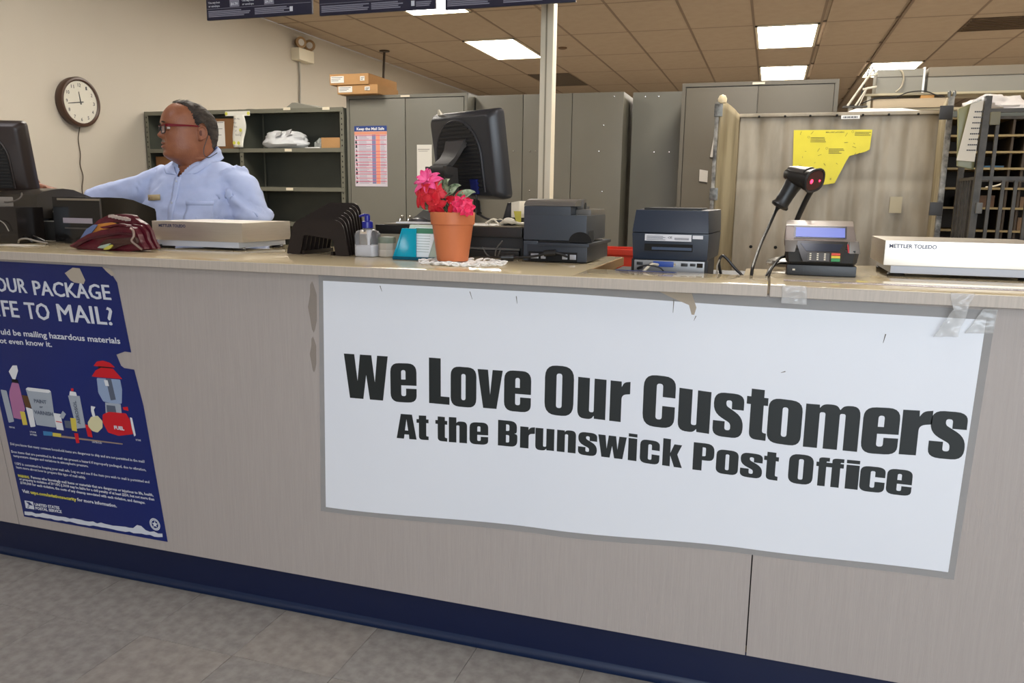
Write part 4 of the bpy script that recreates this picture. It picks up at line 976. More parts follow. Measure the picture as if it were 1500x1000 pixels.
# label printer in the notch
t = thing('label_printer', 'dark blue-black label printer seen from the back in the counter notch', 'printer', (-.245, 2.2, 1.018))
LPM = mat('label_printer_blue', (32, 42, 56), .35, bump=.08, bump_s=200)
z0 = 1.0185
MB().hexa([(-.340, 2.092, 1.073), (-.148, 2.092, 1.073), (-.136, 2.34, 1.073), (-.352, 2.34, 1.073), (-.343, 2.084, 1.142), (-.147, 2.084, 1.142), (-.132, 2.34, 1.142), (-.356, 2.34, 1.142)], bevel=.003).build('lower_shell', LPM, t)
MB().hexa([(-.343, 2.082, 1.143), (-.147, 2.082, 1.143), (-.132, 2.34, 1.143), (-.356, 2.34, 1.143), (-.338, 2.100, 1.201), (-.152, 2.100, 1.201), (-.134, 2.33, 1.203), (-.352, 2.33, 1.203)], bevel=.004).build('upper_shell', LPM, t)
MB().box(-.318, -.170, 2.112, 2.30, 1.2015, 1.2065, bevel=.001).build('lid_trim', BLACKM, t)
MB().box(-.345, -.146, 2.102, 2.34, z0+.0005, 1.073, bevel=.003).build('foot_section', BLACKM, t)
MB().box(-.335, -.154, 2.088, 2.102, 1.040, 1.071, bevel=.001).build('port_plate', mat('port_plate', (150, 150, 150), .4, .5), t)
MB().box(-.285, -.232, 2.082, 2.088, 1.055, 1.069, bevel=.0015).build('parallel_port', mat('port_blue', (36, 70, 150), .4), t)
for (a, b_, c) in ((-.213, -.196, .0), (-.190, -.176, .001), (-.328, -.312, .0)): MB().box(a, b_, 2.084, 2.088, 1.058+c, 1.066, bevel=.0008).build('port', BLACK, t)
MB().box(-.173, -.158, 2.085, 2.088, 1.056, 1.067).build('power_switch', BLACKG, t)
for a in (-.291, -.228): MB().tube([(a, 2.087, 1.062), (a, 2.080, 1.062)], .003, 8).build('port_screw', CHROME, t)
LBL = mat('rating_label', (206, 206, 210), .5)
lb = MB().box(-.309, -.190, 2.0826, 2.0836, 1.122, 1.139).build('rating_label', LBL, t)
MB().box(-.187, -.161, 2.0822, 2.0832, 1.129, 1.138).build('asset_label', LBL, t)
q = MB(); put_text(q, 'CE', (-.250, 2.0822, 1.129), V(1, 0, 0), V(0, 0, 1), .005, .011, .02, res=1)
for k in range(4): q.box(-.305, -.262+.006*(k % 2), 2.082, 2.0824, 1.1335-k*.003, 1.1345-k*.003)
for k in range(3): q.box(-.233, -.196, 2.082, 2.0824, 1.130-k*.002, 1.1308-k*.002)
q.build('label_print', INKD, t)
MB().box(-.309, -.186, 2.0835, 2.0905, 1.096, 1.114).build('paper_slot', HOLE, t)
MB().box(-.290, -.188, 2.0826, 2.084, 1.099, 1.106).build('slot_flap', mat('slot_flap', (52, 66, 88), .3), t)
q = MB().tube(bez([(-.310, 2.07, 1.052), (-.318, 2.05, 1.05), (-.315, 2.035, 1.055), (-.29, 2.03, 1.062), (-.258, 2.035, 1.055), (-.245, 2.04, 1.035)], 6), .002, 6)
tag(q.build('thin_cable', BLACK), 'thin black cable looping in front of the label printer ports', 'cable')
q = MB().tube(bez([(-.272, 2.083, 1.060), (-.285, 2.06, 1.062), (-.298, 2.04, 1.050), (-.302, 2.03, 1.045)], 5), .0035, 8)
tag(q.build('white_usb_plug', OFFW), 'white cable end plugged into the label printer', 'cable')
tag(MB().hexa([(-.37, 2.006, C0+.0004), (-.22, 2.002, C0+.0004), (-.215, 2.028, C0+.0004), (-.37, 2.028, C0+.0004), (-.37, 2.006, C0+.0012), (-.22, 2.002, C0+.0012), (-.215, 2.028, C0+.0012), (-.37, 2.028, C0+.0012)]).build('blue_leaflet', mat('leaflet_blue', (64, 78, 128), .3)), 'blue leaflet lying on the counter edge in front of the label printer', 'leaflet')
tag(MB().box(-.425, -.375, 2.04, 2.2, 1.0185, 1.024).build('dark_pad', BLACKM), 'dark pad lying at the left of the label printer', 'pad')
q = MB().tube(bez([(-.11, 2.10, 1.03), (-.118, 2.09, 1.07), (-.112, 2.09, 1.088), (-.10, 2.09, 1.082), (-.075, 2.09, 1.055), (-.05, 2.08, 1.035), (-.03, 2.065, 1.026)], 8), .0035, 8)
tag(q.build('black_cable', BLACK), 'black cable arching out beside the label printer', 'cable')
q = MB().tube(bez([(-.118, 2.05, 1.04), (-.120, 2.048, 1.065), (-.115, 2.048, 1.082)], 6), .002, 6)
tag(q.build('grey_wire', mat('light_grey_wire', (150, 144, 132), .5)), 'thin grey wire standing beside the label printer', 'wire')
q = MB().tube(bez([(-.07, 2.06, 1.032), (-.05, 2.045, 1.040), (-.02, 2.043, 1.040), (.0, 2.06, 1.038), (.012, 2.10, 1.062), (.03, 2.16, 1.083), (.05, 2.18, 1.087)], 8), .0035, 8)
q.tube(bez([(-.03, 2.05, 1.03), (-.01, 2.06, 1.03), (.006, 2.10, 1.056), (.02, 2.15, 1.068), (.05, 2.17, 1.070)], 8), .003, 8)
tag(q.build('terminal_cables', BLACK), 'pair of black cables curling from the notch to the card terminal', 'cable')

# barcode scanner on a gooseneck stand
t = thing('scanner_stand', 'gooseneck scanner stand with round base behind the card terminal', 'stand', (.03, 2.42, C0))
MB().lathe([(.052, 0), (.054, .006), (.050, .014), (.030, .022), (0, .024)], (.050, 2.40, C0+.0005), 32).build('stand_base', mat('stand_grey', (120, 116, 108), .3, .3), t)
MB().tube(bez([(.05, 2.40, C0+.02), (.058, 2.395, 1.12), (.066, 2.385, 1.16), (.078, 2.375, 1.20), (.092, 2.362, 1.238), (.103, 2.352, 1.262)], 8), .0075, 12).build('gooseneck', BLACK, t)
t = thing('barcode_scanner', 'black handheld barcode scanner with glowing red window on its stand', 'scanner', (.08, 2.34, 1.28))
hd = V(.72, -.55, -.22).normalized(); hu = V(.05, -.30, .95); hu = (hu-hd*hu.dot(hd)).normalized(); hs = hd.cross(hu)
def sect(c, w_, h_, n=16, p=2.6):
    return [V(*c)+hs*(w_*abs(cos(a))**(2/p)*(1 if cos(a) > 0 else -1))+hu*(h_*abs(sin(a))**(2/p)*(1 if sin(a) > 0 else -1)) for a in [2*pi*i/n for i in range(n)]]
h0 = V(.038, 2.385, 1.305)
MB().loft([sect(h0+hd*d, w_, h_) for d, w_, h_ in ((-.008, .010, .008), (0, .020, .015), (.02, .027, .020), (.045, .031, .023), (.068, .035, .027), (.080, .038, .030), (.088, .038, .030))]).build('head', BLACK, t)
MB().loft([sect(h0+hd*d+hu*.006, w_, h_) for d, w_, h_ in ((.002, .012, .014), (.02, .022, .0185), (.05, .027, .022), (.066, .030, .025))]).build('top_cover', mat('scanner_grey', (74, 70, 66), .3), t)
MB().loft([sect(h0+hd*.0885, .034, .026), sect(h0+hd*.0895, .034, .026)]).build('window', mat('scan_window', (24, 6, 10), .08, emit=(160, 10, 30), es=.03), t)
rg = []
ring = MB(); a_ = sect(h0+hd*.089, .038, .030, 24); ring.tube(a_, .003, 6, closed=True); ring.build('bezel', BLACKM, t)
for dx, dz, r in ((-.014, .000, .0062), (.020, -.004, .0030)):
    MB().lathe([(0, .0018), (r*.7, .0014), (r, 0)], h0+hd*.0898+hs*dx*-1+hu*dz, 12, M=hd.to_track_quat('Z', 'Y').to_matrix().to_4x4()).build('red_lamp', mat('red_led', (255, 60, 80), .3, emit=(255, 30, 60), es=3.5), t)
MB().lathe([(0, .003), (.004, .002), (.006, 0)], h0+hd*.084-hu*.029, 10).build('catch', CHROME, t)
hb = h0+hd*.030-hu*.010
he = V(.020, 2.37, 1.212)
dirn = (he-hb).normalized()
def hsec(c, w_, h_, n=14):
    s_ = V(.5, -.7, .3); s_ = (s_-dirn*s_.dot(dirn)).normalized(); q_ = dirn.cross(s_)
    return [V(*c)+s_*(w_*cos(2*pi*i/n))+q_*(h_*sin(2*pi*i/n)) for i in range(n)]
MB().loft([hsec(hb+(he-hb)*s, w_, h_) for s, w_, h_ in ((0, .019, .029), (.3, .018, .023), (.6, .018, .0215), (.85, .019, .021), (.93, .022, .026), (1, .020, .024), (1.03, .012, .014))]).build('handle', BLACK, t)
MB().hexa([tuple(hb+(he-hb)*s+hd*a_+hs*b_) for s, a_, b_ in ((.20, .014, -.006), (.20, .028, -.006), (.20, .028, .006), (.20, .014, .006), (.02, .012, -.006), (.02, .034, -.006), (.02, .034, .006), (.02, .012, .006))], bevel=.003).build('trigger', BLACKM, t)
MB().tube(bez([he+V(0, 0, .002), (.0131, 2.37, 1.2024), (-.0038, 2.32, 1.158), (-.020, 2.25, 1.1156), (-.0303, 2.17, 1.080), (-.0362, 2.085, 1.050), (-.037, 2.10, .98)], 8), [.009, .0085, .008, .0075, .007, .0065, .006, .0055, .005]+[.0042]*40, 8).build('cord', BLACK, t)

# card terminal
t = thing('card_terminal', 'grey and black card payment terminal on a black block', 'card terminal', (.13, 2.1, C0))
PG = mat('terminal_taupe', (128, 116, 106), .32, .2); 
MB().box(.046, .207, 2.085, 2.20, C0+.0005, C0+.026, bevel=.003).build('plinth', BLACK, t)
MB().box(.060, .066, 2.0845, 2.085, C0+.012, C0+.016).build('plinth_mark', OFFW, t)
yf = 2.075
MB().loft([[(x, y, z) for x, y in ((.046+e, yf+e2), (.200-e, yf+e2), (.212-e, yf+.03), (.212-e, 2.19), (.195-e, 2.21), (.06+e, 2.21), (.040+e, 2.19), (.040+e, yf+.03))] for z, e, e2 in ((C0+.026, .012, .014), (C0+.034, .004, .004), (C0+.064, .0, .0), (C0+.068, .002, .006))], smooth=False).build('lower_body', BLACKM, t)
MB().hexa([(.039, yf+.004, C0+.066), (.206, yf+.004, C0+.066), (.215, 2.20, C0+.066), (.039, 2.20, C0+.066), (.036, yf+.02, C0+.088), (.202, yf+.02, C0+.088), (.209, 2.20, C0+.088), (.036, 2.20, C0+.088)], bevel=.004).build('middle_band', PG, t)
# the screen hood: sloping taupe face
MB().hexa([(.037, yf+.022, C0+.086), (.203, yf+.022, C0+.086), (.209, 2.205, C0+.086), (.037, 2.205, C0+.086), (.037, yf+.050, C0+.122), (.196, yf+.050, C0+.122), (.200, 2.195, C0+.134), (.040, 2.195, C0+.134)], bevel=.005).build('screen_hood', PG, t)
def face(x0, x1, s0, s1, off, M_, name, x2=None, x3=None, par=t):
    P = lambda x, s: V(x, yf+.022+.028*s-off*.78, C0+.088+.034*s+off*.62)
    a = [P(x0, s0), P(x1, s0), P(x3 if x3 is not None else x1, s1), P(x2 if x2 is not None else x0, s1)]
    q = MB(); q._add([*a, *[p+V(0, .0006, .0) for p in a]], [(0, 1, 2, 3), (0, 1, 5, 4), (1, 2, 6, 5), (2, 3, 7, 6), (3, 0, 4, 7)]); return q.build(name, M_, par)
face(.058, .180, .10, .96, .0012, BLACKG, 'display_surround')
face(.062, .176, .16, .82, .0022, mat('lcd_blue', (86, 98, 160), .25, emit=(70, 84, 160), es=.35), 'display')
# keypad visor and keys (sloping front)
def slope(x0, x1, z0_, z1_, off, M_, name, x2=None, x3=None):
    P = lambda x, z: V(x, yf+.0-off+(z-.064)*.25, C0+z)
    a = [P(x0, z0_), P(x1, z0_), P(x3 if x3 is not None else x1, z1_), P(x2 if x2 is not None else x0, z1_)]
    q = MB(); q._add([*a, *[p+V(0, .006, 0) for p in a]], [(0, 1, 2, 3), (0, 1, 5, 4), (1, 2, 6, 5), (2, 3, 7, 6), (3, 0, 4, 7)]); return q.build(name, M_, t)
slope(.082, .170, .036, .086, .002, BLACKG, 'keypad_frame', .062, .182)
slope(.088, .162, .062, .080, .004, mat('visor_blue', (28, 36, 54), .1), 'privacy_visor', .074, .172)
slope(.092, .142, .038, .058, .005, mat('keypad_grey', (70, 66, 62), .35), 'keypad', .090, .142)
for i in range(3):
    for j in range(4): slope(.0965+i*.0165, .1005+i*.0165, .041+j*.0045, .0435+j*.0045, .0062, OFFW, 'key')
for z, c in ((.053, (206, 64, 30)), (.0465, (214, 186, 40)), (.0385, (30, 130, 66))):
    slope(.146, .166, z, z+(.0055 if z > .04 else .0075), .0062, mat('key_%d' % c[0], c, .4), 'function_key')
slope(.183, .186, .060, .080, .004, mat('red_stripe', (190, 30, 34), .4), 'card_slot_light', .180, .183)
MB().hexa([(.039, yf-.001, C0+.058), (.062, yf-.003, C0+.058), (.062, yf+.01, C0+.058), (.039, yf+.01, C0+.058), (.037, yf+.003, C0+.087), (.068, yf+.003, C0+.087), (.068, yf+.012, C0+.087), (.037, yf+.012, C0+.087)], bevel=.002).build('cheek', mat('terminal_silver', (104, 96, 88), .38, .3), t)
MB().hexa([(.186, yf-.003, C0+.058), (.212, yf+.004, C0+.058), (.212, yf+.02, C0+.058), (.186, yf+.01, C0+.058), (.184, yf+.002, C0+.087), (.206, yf+.006, C0+.087), (.206, yf+.02, C0+.087), (.184, yf+.012, C0+.087)], bevel=.002).build('cheek', mat('terminal_silver', (104, 96, 88), .38, .3), t)

# long metal ruler lying along the front edge
t = thing('metal_ruler', 'long worn metal ruler lying along the right counter edge', 'ruler', (.5, 1.93, C0))
MB().box(.038, 1.10, 1.9150, 1.9420, C0+.0004, C0+.0022, bevel=.0006, seg=1).build('ruler_body', mat('ruler_metal', (196, 182, 176), .3, .7, noise_s=60, noise_a=.8, col2=(120, 104, 98)), t)
q = MB()
for k in range(170):
    L = .009 if k % 8 == 0 else .005; q.box(.045+k*.00625, .0461+k*.00625, 1.917, 1.917+L, C0+.0022, C0+.0024)
o = q.build('graduations', mat('ruler_marks', (92, 78, 78), .5), t); o['kind'] = 'stuff'

# ---------------- left end: printers, cables, wallet, monitor
SMOKE = mat('smoked_plastic', (32, 28, 26), .22, spec=.6)
t = thing('label_printer', 'big glossy black curved-top printer behind the maroon wallet', 'printer', (-2.2, 2.3, C0))
def curved(x0, x1, y0, y1, z0, prof, name, M_, par):
    """solid whose top follows prof [(x, z)], extruded in y"""
    poly = [(x0, z0)]+[(x1, z0)]+prof[::-1]
    return MB().prism(poly, y1-y0, M=TR(0, y0, 0)).build(name, M_, par)
pf = [(2.20, 1.2085), (2.24, 1.2088), (2.30, 1.207), (2.35, 1.2), (2.38, 1.1905), (2.42, 1.1795), (2.455, 1.168), (2.46, 1.155)]
q = MB(); q.prism([(2.20, C0+.004), (2.46, C0+.004)]+pf[::-1], .215, M=TR(-2.21, 0, 0) @ RZ(pi/2)); q.build('printer_body', BLACKG, t)
MB().box(-2.40, -2.21, 2.196, 2.2, 1.197, 1.204, bevel=.001).build('lid_edge', mat('lid_edge_tan', (126, 116, 100), .3), t)
MB().box(-2.2135, -2.2085, 2.1975, 2.2015, 1.062, 1.205).build('lid_seam', mat('seam_grey', (70, 66, 62), .3), t)
MB().box(-2.380, -2.25, 2.197, 2.1995, 1.118, 1.136).build('rating_label', mat('rating_label_dim', (150, 142, 150), .5), t)
MB().box(-2.375, -2.25, 2.197, 2.1995, 1.098, 1.103).build('grey_line', mat('seam_grey', (70, 66, 62), .3), t)
for x in (-2.40, -2.23):
    for y in (2.23, 2.42): MB().lathe([(.012, 0), (.012, .004)], (x, y, C0+.0003), 12).build('foot', BLACKM, t)
t = thing('receipt_printer', 'dark smoky printer with arched lid at the left, behind the glossy one', 'printer', (-2.7, 2.4, C0))
pf = [(2.31, 1.212), (2.34, 1.226), (2.38, 1.233), (2.43, 1.2385), (2.48, 1.234), (2.53, 1.217), (2.57, 1.205), (2.60, 1.19)]
q = MB(); q.prism([(2.31, C0+.08), (2.60, C0+.08)]+pf[::-1], .20, M=TR(-2.62, 0, 0) @ RZ(pi/2)); q.build('arched_lid', mat('smoky_lid', (60, 54, 46), .3), t)
q = MB(); q.box(-2.78, -2.62, 2.315, 2.50, C0+.003, C0+.08, bevel=.004); q.build('printer_body', SMOKE, t)
MB().box(-2.61, -2.45, 2.36, 2.48, C0+.003, 1.165, bevel=.01).build('side_unit', SMOKE, t)
MB().box(-2.55, -2.44, 2.24, 2.31, C0+.003, 1.12, bevel=.006).build('adapter_block', BLACKM, t)
MB().box(-2.575, -2.53, 2.335, 2.3395, 1.150, 1.155).build('bright_strip', mat('seam_light', (150, 140, 124), .4), t)
t = thing('pin_pad', 'dark desktop unit at the far left edge of the counter', 'terminal', (-2.6, 2.1, C0))
MB().box(-2.72, -2.470, 2.09, 2.20, C0+.0005, 1.172, bevel=.004).build('body', SMOKE, t)
MB().box(-2.70, -2.60, 2.105, 2.195, 1.1725, 1.205, bevel=.003).build('top_block', mat('light_grey_block', (140, 134, 126), .4), t)
q = MB()
for s in range(4):
    random.seed(40+s); pts = [(-2.60+.13*i/4+random.uniform(-.02, .02), 2.14+random.uniform(-.04, .03), C0+.006+random.uniform(0, .04)*(0 < i < 5)) for i in range(6)]
    q.tube(bez(pts, 6), .003, 6)
tag(q.build('cable_tangle', BLACK), 'tangle of black cables between the left unit and the maroon wallet', 'cable')
q = MB().tube(bez([(-2.46, 2.08, C0+.004), (-2.44, 2.07, C0+.016), (-2.41, 2.07, C0+.020), (-2.375, 2.08, C0+.012), (-2.35, 2.10, C0+.005)], 6), .003, 8)
tag(q.build('white_cable', mat('cable_offwhite', (140, 132, 120), .5)), 'thick off-white cable lying on the counter left of the wallet', 'cable')
q = MB()
for k in range(1):
    q.tube(bez([(-2.56+.01*k, 2.083, 1.11+.006*k), (-2.54+.01*k, 2.08, 1.125), (-2.515+.008*k, 2.08, 1.115), (-2.50+.01*k, 2.082, 1.09-.012*k)], 5), .0018, 6)
tag(q.build('grey_cable_loops', mat('light_grey_wire', (150, 144, 132), .5)), 'thin grey cable loop on the front of the far left unit', 'cable')
tag(MB().box(-2.47, -2.32, 1.98, 2.06, C0+.0003, C0+.0012).build('paper_sheet', mat('paper_dim', (190, 184, 172), .6)), 'paper sheet lying flat left of the maroon wallet', 'paper')

# maroon accordion wallet stuffed with papers
t = thing('coupon_wallet', 'maroon accordion wallet stuffed with papers lying on the counter', 'wallet', (-1.98, 2.0, C0))
MAR = mat('maroon_leather', (92, 20, 34), .4, bump=.6, bump_s=90, noise_s=20, noise_a=.5, col2=(60, 12, 24))
def slab(name, poly, y, d, M_, bulge=.004, seed=0):
    '''thick soft slab: outline in x-z, rounded, its front and back bulged by noise'''
    q = MB(); q.prism(rpoly([(x, z, .006) for x, z in poly], 3), d, M=TR(0, y, 0)); b_ = q.b
    bmesh.ops.remove_doubles(b_, verts=b_.verts[:], dist=1e-6)
    bmesh.ops.subdivide_edges(b_, edges=b_.edges[:], cuts=2, use_grid_fill=True)
    bmesh.ops.triangulate(b_, faces=b_.faces[:])
    for v in b_.verts:
        n_ = noise.noise(V(v.co.x*30+seed, v.co.z*45, seed)); v.co.y += bulge*n_; v.co.z = max(C0+.0008, v.co.z+bulge*.35*noise.noise(V(v.co.x*40, v.co.y*30, seed+5)))
    return q.build(name, M_, t)
body_ = [(-2.112, 1.0560), (-2.0733, 1.0798), (-2.0258, 1.0989), (-1.9571, 1.1141), (-1.8901, 1.1251), (-1.8558, 1.1207), (-1.8381, 1.1004), (-1.8334, 1.0798), (-1.8139, 1.0561), (-1.87, 1.0480), (-1.9414, 1.0478), (-2.0773, 1.0480)]
slab('lower_body', body_, 1.965, .022, MAR, seed=1)
slab('middle_fold', [(x+.006, z+.006 if z > 1.06 else z) for x, z in body_], 1.992, .012, MAR, seed=2)
slab('back_fold', [(x+.010, z+.011 if z > 1.06 else z) for x, z in body_], 2.008, .012, MAR, seed=3)
slab('blue_paper', [(-2.112, 1.0567), (-2.0624, 1.1103), (-2.0337, 1.1254), (-2.0155, 1.1259), (-2.0403, 1.1017), (-2.0861, 1.0574)], 1.988, .003, mat('pocket_blue', (96, 112, 150), .6), .001, 4)
slab('orange_envelope', [(-2.100, 1.0602), (-2.0485, 1.1175), (-2.0255, 1.1268), (-1.9708, 1.1338), (-1.9532, 1.1303), (-1.9632, 1.1135), (-2.0176, 1.1086), (-2.057, 1.080), (-2.087, 1.0605)], 2.000, .004, mat('pocket_orange', (196, 128, 52), .6), .001, 5)
slab('top_flap', [(-2.122, 1.0610), (-2.0917, 1.0996), (-2.0467, 1.1374), (-1.9996, 1.1561), (-1.9457, 1.160), (-1.902, 1.1563), (-1.8963, 1.146), (-1.8627, 1.1301), (-1.8591, 1.1185), (-1.9047, 1.1200), (-1.9495, 1.1252), (-1.966, 1.1340), (-2.0249, 1.1290), (-2.0679, 1.1001), (-2.1098, 1.0648)], 2.020, .018, MAR, seed=6)
slab('fold', [(-1.9750, 1.1200), (-1.9, 1.1330), (-1.868, 1.1290), (-1.868, 1.124), (-1.90, 1.1280), (-1.96, 1.1150)], 1.955, .02, MAR, .003, 7)
slab('fold', [(-2.0900, 1.0600), (-2.02, 1.0880), (-1.90, 1.106), (-1.850, 1.104), (-1.850, 1.098), (-1.90, 1.0990), (-2.02, 1.080), (-2.08, 1.0540)], 1.955, .018, mat('maroon_dark', (64, 14, 26), .45), .003, 8)
slab('inner_pocket', [(-1.9832, 1.0652), (-1.9502, 1.0838), (-1.8839, 1.0892), (-1.8401, 1.0939), (-1.8333, 1.0733), (-1.8858, 1.0682), (-1.9311, 1.0528), (-1.9756, 1.0513)], 1.954, .012, mat('pocket_lining', (62, 34, 26), .6), .003, 9)
slab('card', [(-1.985, 1.056), (-1.972, 1.063), (-1.945, 1.069), (-1.930, 1.072), (-1.938, 1.064), (-1.96, 1.055)], 1.948, .004, mat('card_pale', (160, 176, 160), .5), .001, 10)
slab('card', [(-1.958, 1.052), (-1.946, 1.060), (-1.924, 1.069), (-1.918, 1.066), (-1.93, 1.055), (-1.945, 1.051)], 1.944, .004, mat('card_yellow', (190, 182, 80), .5), .001, 11)
q = MB()
for k in range(6): q.hexa([(-1.995+.013*k, 2.012, 1.148-.002*k), (-1.983+.013*k, 2.012, 1.149-.002*k), (-1.978+.013*k, 2.018, 1.149-.002*k), (-1.99+.013*k, 2.018, 1.148-.002*k), (-1.992+.013*k, 2.010, 1.156-.0012*k+.002*(k % 2)), (-1.980+.013*k, 2.010, 1.158-.0025*k), (-1.976+.013*k, 2.018, 1.158-.0025*k), (-1.988+.013*k, 2.018, 1.156-.0012*k)])
o = q.build('receipts', mat('receipt_white', (196, 178, 166), .6), t); o['kind'] = 'stuff'
MB().tube(bez([(-1.862, 1.962, 1.118), (-1.850, 1.958, 1.112), (-1.846, 1.955, 1.095), (-1.852, 1.952, 1.082), (-1.838, 1.956, 1.068), (-1.822, 1.960, 1.055)], 6), .0038, 6).build('zip', mat('zip_metal', (150, 130, 118), .4, .5), t)

# monitor at the left edge
mt, Mx = panel_monitor('monitor', 'dark monitor leaning at the left edge of the picture', (-2.86, 2.30, 1.345), radians(22), radians(12), .33, .275, .05, detail=True, Mm=mat('monitor_brown_black', (46, 36, 32), .4))
P0 = Mx @ V(0, -.03, -.03)
MB().hexa([(P0.x-.03, P0.y-.02, 1.07), (P0.x+.03, P0.y-.02, 1.07), (P0.x+.03, P0.y+.02, 1.07), (P0.x-.03, P0.y+.02, 1.07), (P0.x-.025, P0.y-.012, P0.z), (P0.x+.025, P0.y-.012, P0.z), (P0.x+.025, P0.y+.02, P0.z), (P0.x-.025, P0.y+.02, P0.z)], bevel=.004).build('stand_neck', BLACKM, mt)
MB().lathe([(.068, 0), (.070, .005), (.05, .016), (0, .020)], (P0.x, P0.y, C0+.0005), 28).build('stand_base', BLACK, mt)
q = MB().tube(bez([(-2.70, 2.20, 1.33), (-2.675, 2.18, 1.30), (-2.67, 2.17, 1.26), (-2.66, 2.16, 1.215), (-2.62, 2.16, 1.19), (-2.56, 2.16, 1.19), (-2.535, 2.17, 1.205), (-2.54, 2.18, 1.22)], 8), .003, 8)
q.build('video_cable', mat('cable_grey_brown', (96, 88, 78), .5), mt)
# ================================================================== BACK ROOM THINGS
# wall clock
cc = (-4.74, 4.615, 1.858)
t = thing('wall_clock', 'round brown-rimmed wall clock on the left wall showing quarter to twelve', 'clock', (-4.80, 4.615, 1.858))
BRN = mat('clock_brown', (70, 48, 36), .35)
M9 = RY(pi/2)
MB().lathe([(.165, -.06), (.172, -.04), (.174, -.005), (.168, .004), (.156, .006), (.146, .0), (.146, -.008)], cc, 48, M=M9).build('rim', BRN, t)
fc = MB().lathe([(0, -.0055), (.1455, -.0055)], cc, 40, M=M9).build('face', mat('clock_face', (206, 200, 184), .5), t)
MB().lathe([(.1455, .001), (.10, .007), (.05, .011), (0, .012)], cc, 40, M=M9).build('glass', mat('clock_glass', (230, 235, 235), .05, alpha=.05, spec=.5), t)
q = MB()
for k in range(1, 13):
    a = pi/2-k*pi/6; s_ = str(k); cy, cz = cc[1]+.118*cos(a), cc[2]+.118*sin(a)
    put_text(q, s_, (cc[0]-.0045, cy-.009*len(s_)*.8, cz-.012), V(0, 1, 0), V(0, 0, 1), .024, .012*len(s_)+.003, .02, res=2)
q.build('numerals', INKD, fc)
def hand(ang, L, w_, nm):
    d = V(0, cos(ang), sin(ang)); s = V(0, -sin(ang), cos(ang)); c = V(cc[0]-.003, cc[1], cc[2])
    h_ = MB(); h_._add([c-d*L*.22-s*w_, c-d*L*.22+s*w_, c+d*L+s*w_*.45, c+d*L-s*w_*.45], [(0, 1, 2, 3)]); h_.build(nm, mat('clock_hand', (30, 28, 28), .4), t, thick=.001)
hand(pi/2+.15, .072, .006, 'hour_hand'); hand(pi/2-2*pi*(43.4/60), .112, .0045, 'minute_hand')
MB().tube(bez([(-4.77, 4.615, 1.69), (-4.79, 4.612, 1.60), (-4.792, 4.622, 1.5), (-4.79, 4.61, 1.42), (-4.79, 4.628, 1.34), (-4.79, 4.61, 1.25), (-4.79, 4.62, 1.15)], 6), .0035, 6).build('power_cord', mat('cord_brown', (84, 74, 60), .6), t)

# emergency light
t = thing('emergency_light', 'white emergency light box with round lamp high on the left wall', 'emergency light', (-4.7, 7.5, 2.6))
MB().box(-4.799, -4.70, 7.38, 7.66, 2.595, 2.715, bevel=.01).build('battery_box', OFFW, t)
for (y, dx, c) in ((7.46, .05, .5), (7.64, .03, 1.2)):
    Mh = TR(-4.735, y, 2.775) @ RZ(-c) @ RY(pi/2)
    h_ = MB().lathe([(.020, -.05), (.05, -.03), (.058, .0), (.058, .02), (.05, .022)], (0, 0, 0), 20, M=Mh).build('lamp_head', mat('lamp_tan', (150, 118, 78), .5), t)
    MB().lathe([(.0, .024), (.05, .021)], (0, 0, 0), 20, M=Mh).build('lens', mat('lamp_lens', (206, 200, 190), .15), h_)
    MB().tube([(-4.735, y, 2.715), (-4.735, y, 2.75)], .012, 8).build('bracket', OFFW, t)
MB().tube(bez([(-4.78, 7.50, 2.597), (-4.785, 7.51, 2.4), (-4.785, 7.5, 2.2), (-4.785, 7.51, 1.8)], 4), .010, 8).build('conduit', mat('conduit_grey', (160, 156, 146), .4, .4), t)
t = thing('ceiling_pipe', 'thin dark rod hanging from the ceiling above the cartons', 'pipe', (-4.43, 8.75, CZ))
MB().tube([(-4.43, 8.75, CZ-.004), (-4.47, 8.76, 2.3)], .014, 8).build('rod', mat('rod_dark', (62, 48, 36), .5, .4), t)
MB().lathe([(.06, 0), (.06, -.012), (.02, -.02)], (-4.43, 8.75, CZ-.002), 16).build('rose', mat('rod_dark', (62, 48, 36), .5), t)

# flat cartons on the left cabinet
CL = mat('carton_label', (220, 218, 212), .6)
def carton(name, label, x0, x1, y0, y1, z0, z1, labels=(), M_=CARD, group=None, rot=0, lift=0):
    t = thing(name, label, 'box', ((x0+x1)/2, y0, z0), group)
    MB().hexa([(x0, y0, z0), (x1, y0, z0+lift), (x1, y1, z0+lift), (x0, y1, z0), (x0, y0, z1), (x1, y0, z1+lift), (x1, y1, z1+lift), (x0, y1, z1)], bevel=.003).build('carton', M_, t)
    MB().hexa([(x0-.001, y0-.001, z1-.004), ((x1), y0-.001, z1+lift-.004), (x1, (y0+y1)/2-.001, z1+lift-.004), (x0-.001, (y0+y1)/2-.001, z1-.004), (x0-.001, y0-.001, z1+.0015), (x1, y0-.001, z1+lift+.0015), (x1, (y0+y1)/2-.001, z1+lift+.0015), (x0-.001, (y0+y1)/2-.001, z1+.0015)]).build('lid_flap', M_, t)
    for (a, b_, c, d) in labels:
        l = MB().box(a, b_, y0-.003, y0-.001, c, d).build('label', CL, t)
        q = MB()
        for k in range(3): q.box(a+.006, a+(b_-a)*(.9-.15*k), y0-.0035, y0-.003, d-.010-k*(d-c)*.25, d-.007-k*(d-c)*.25)
        o = q.build('label_print', INKD, l); o['kind'] = 'stuff'
    return t
carton('carton', 'lower flat carton on the left steel cabinet', -3.02, -2.70, 5.22, 5.55, 1.942, 2.003, [(-3.01, -2.90, 1.955, 1.995), (-2.80, -2.76, 1.965, 1.99)], group='cartons on the cabinet')
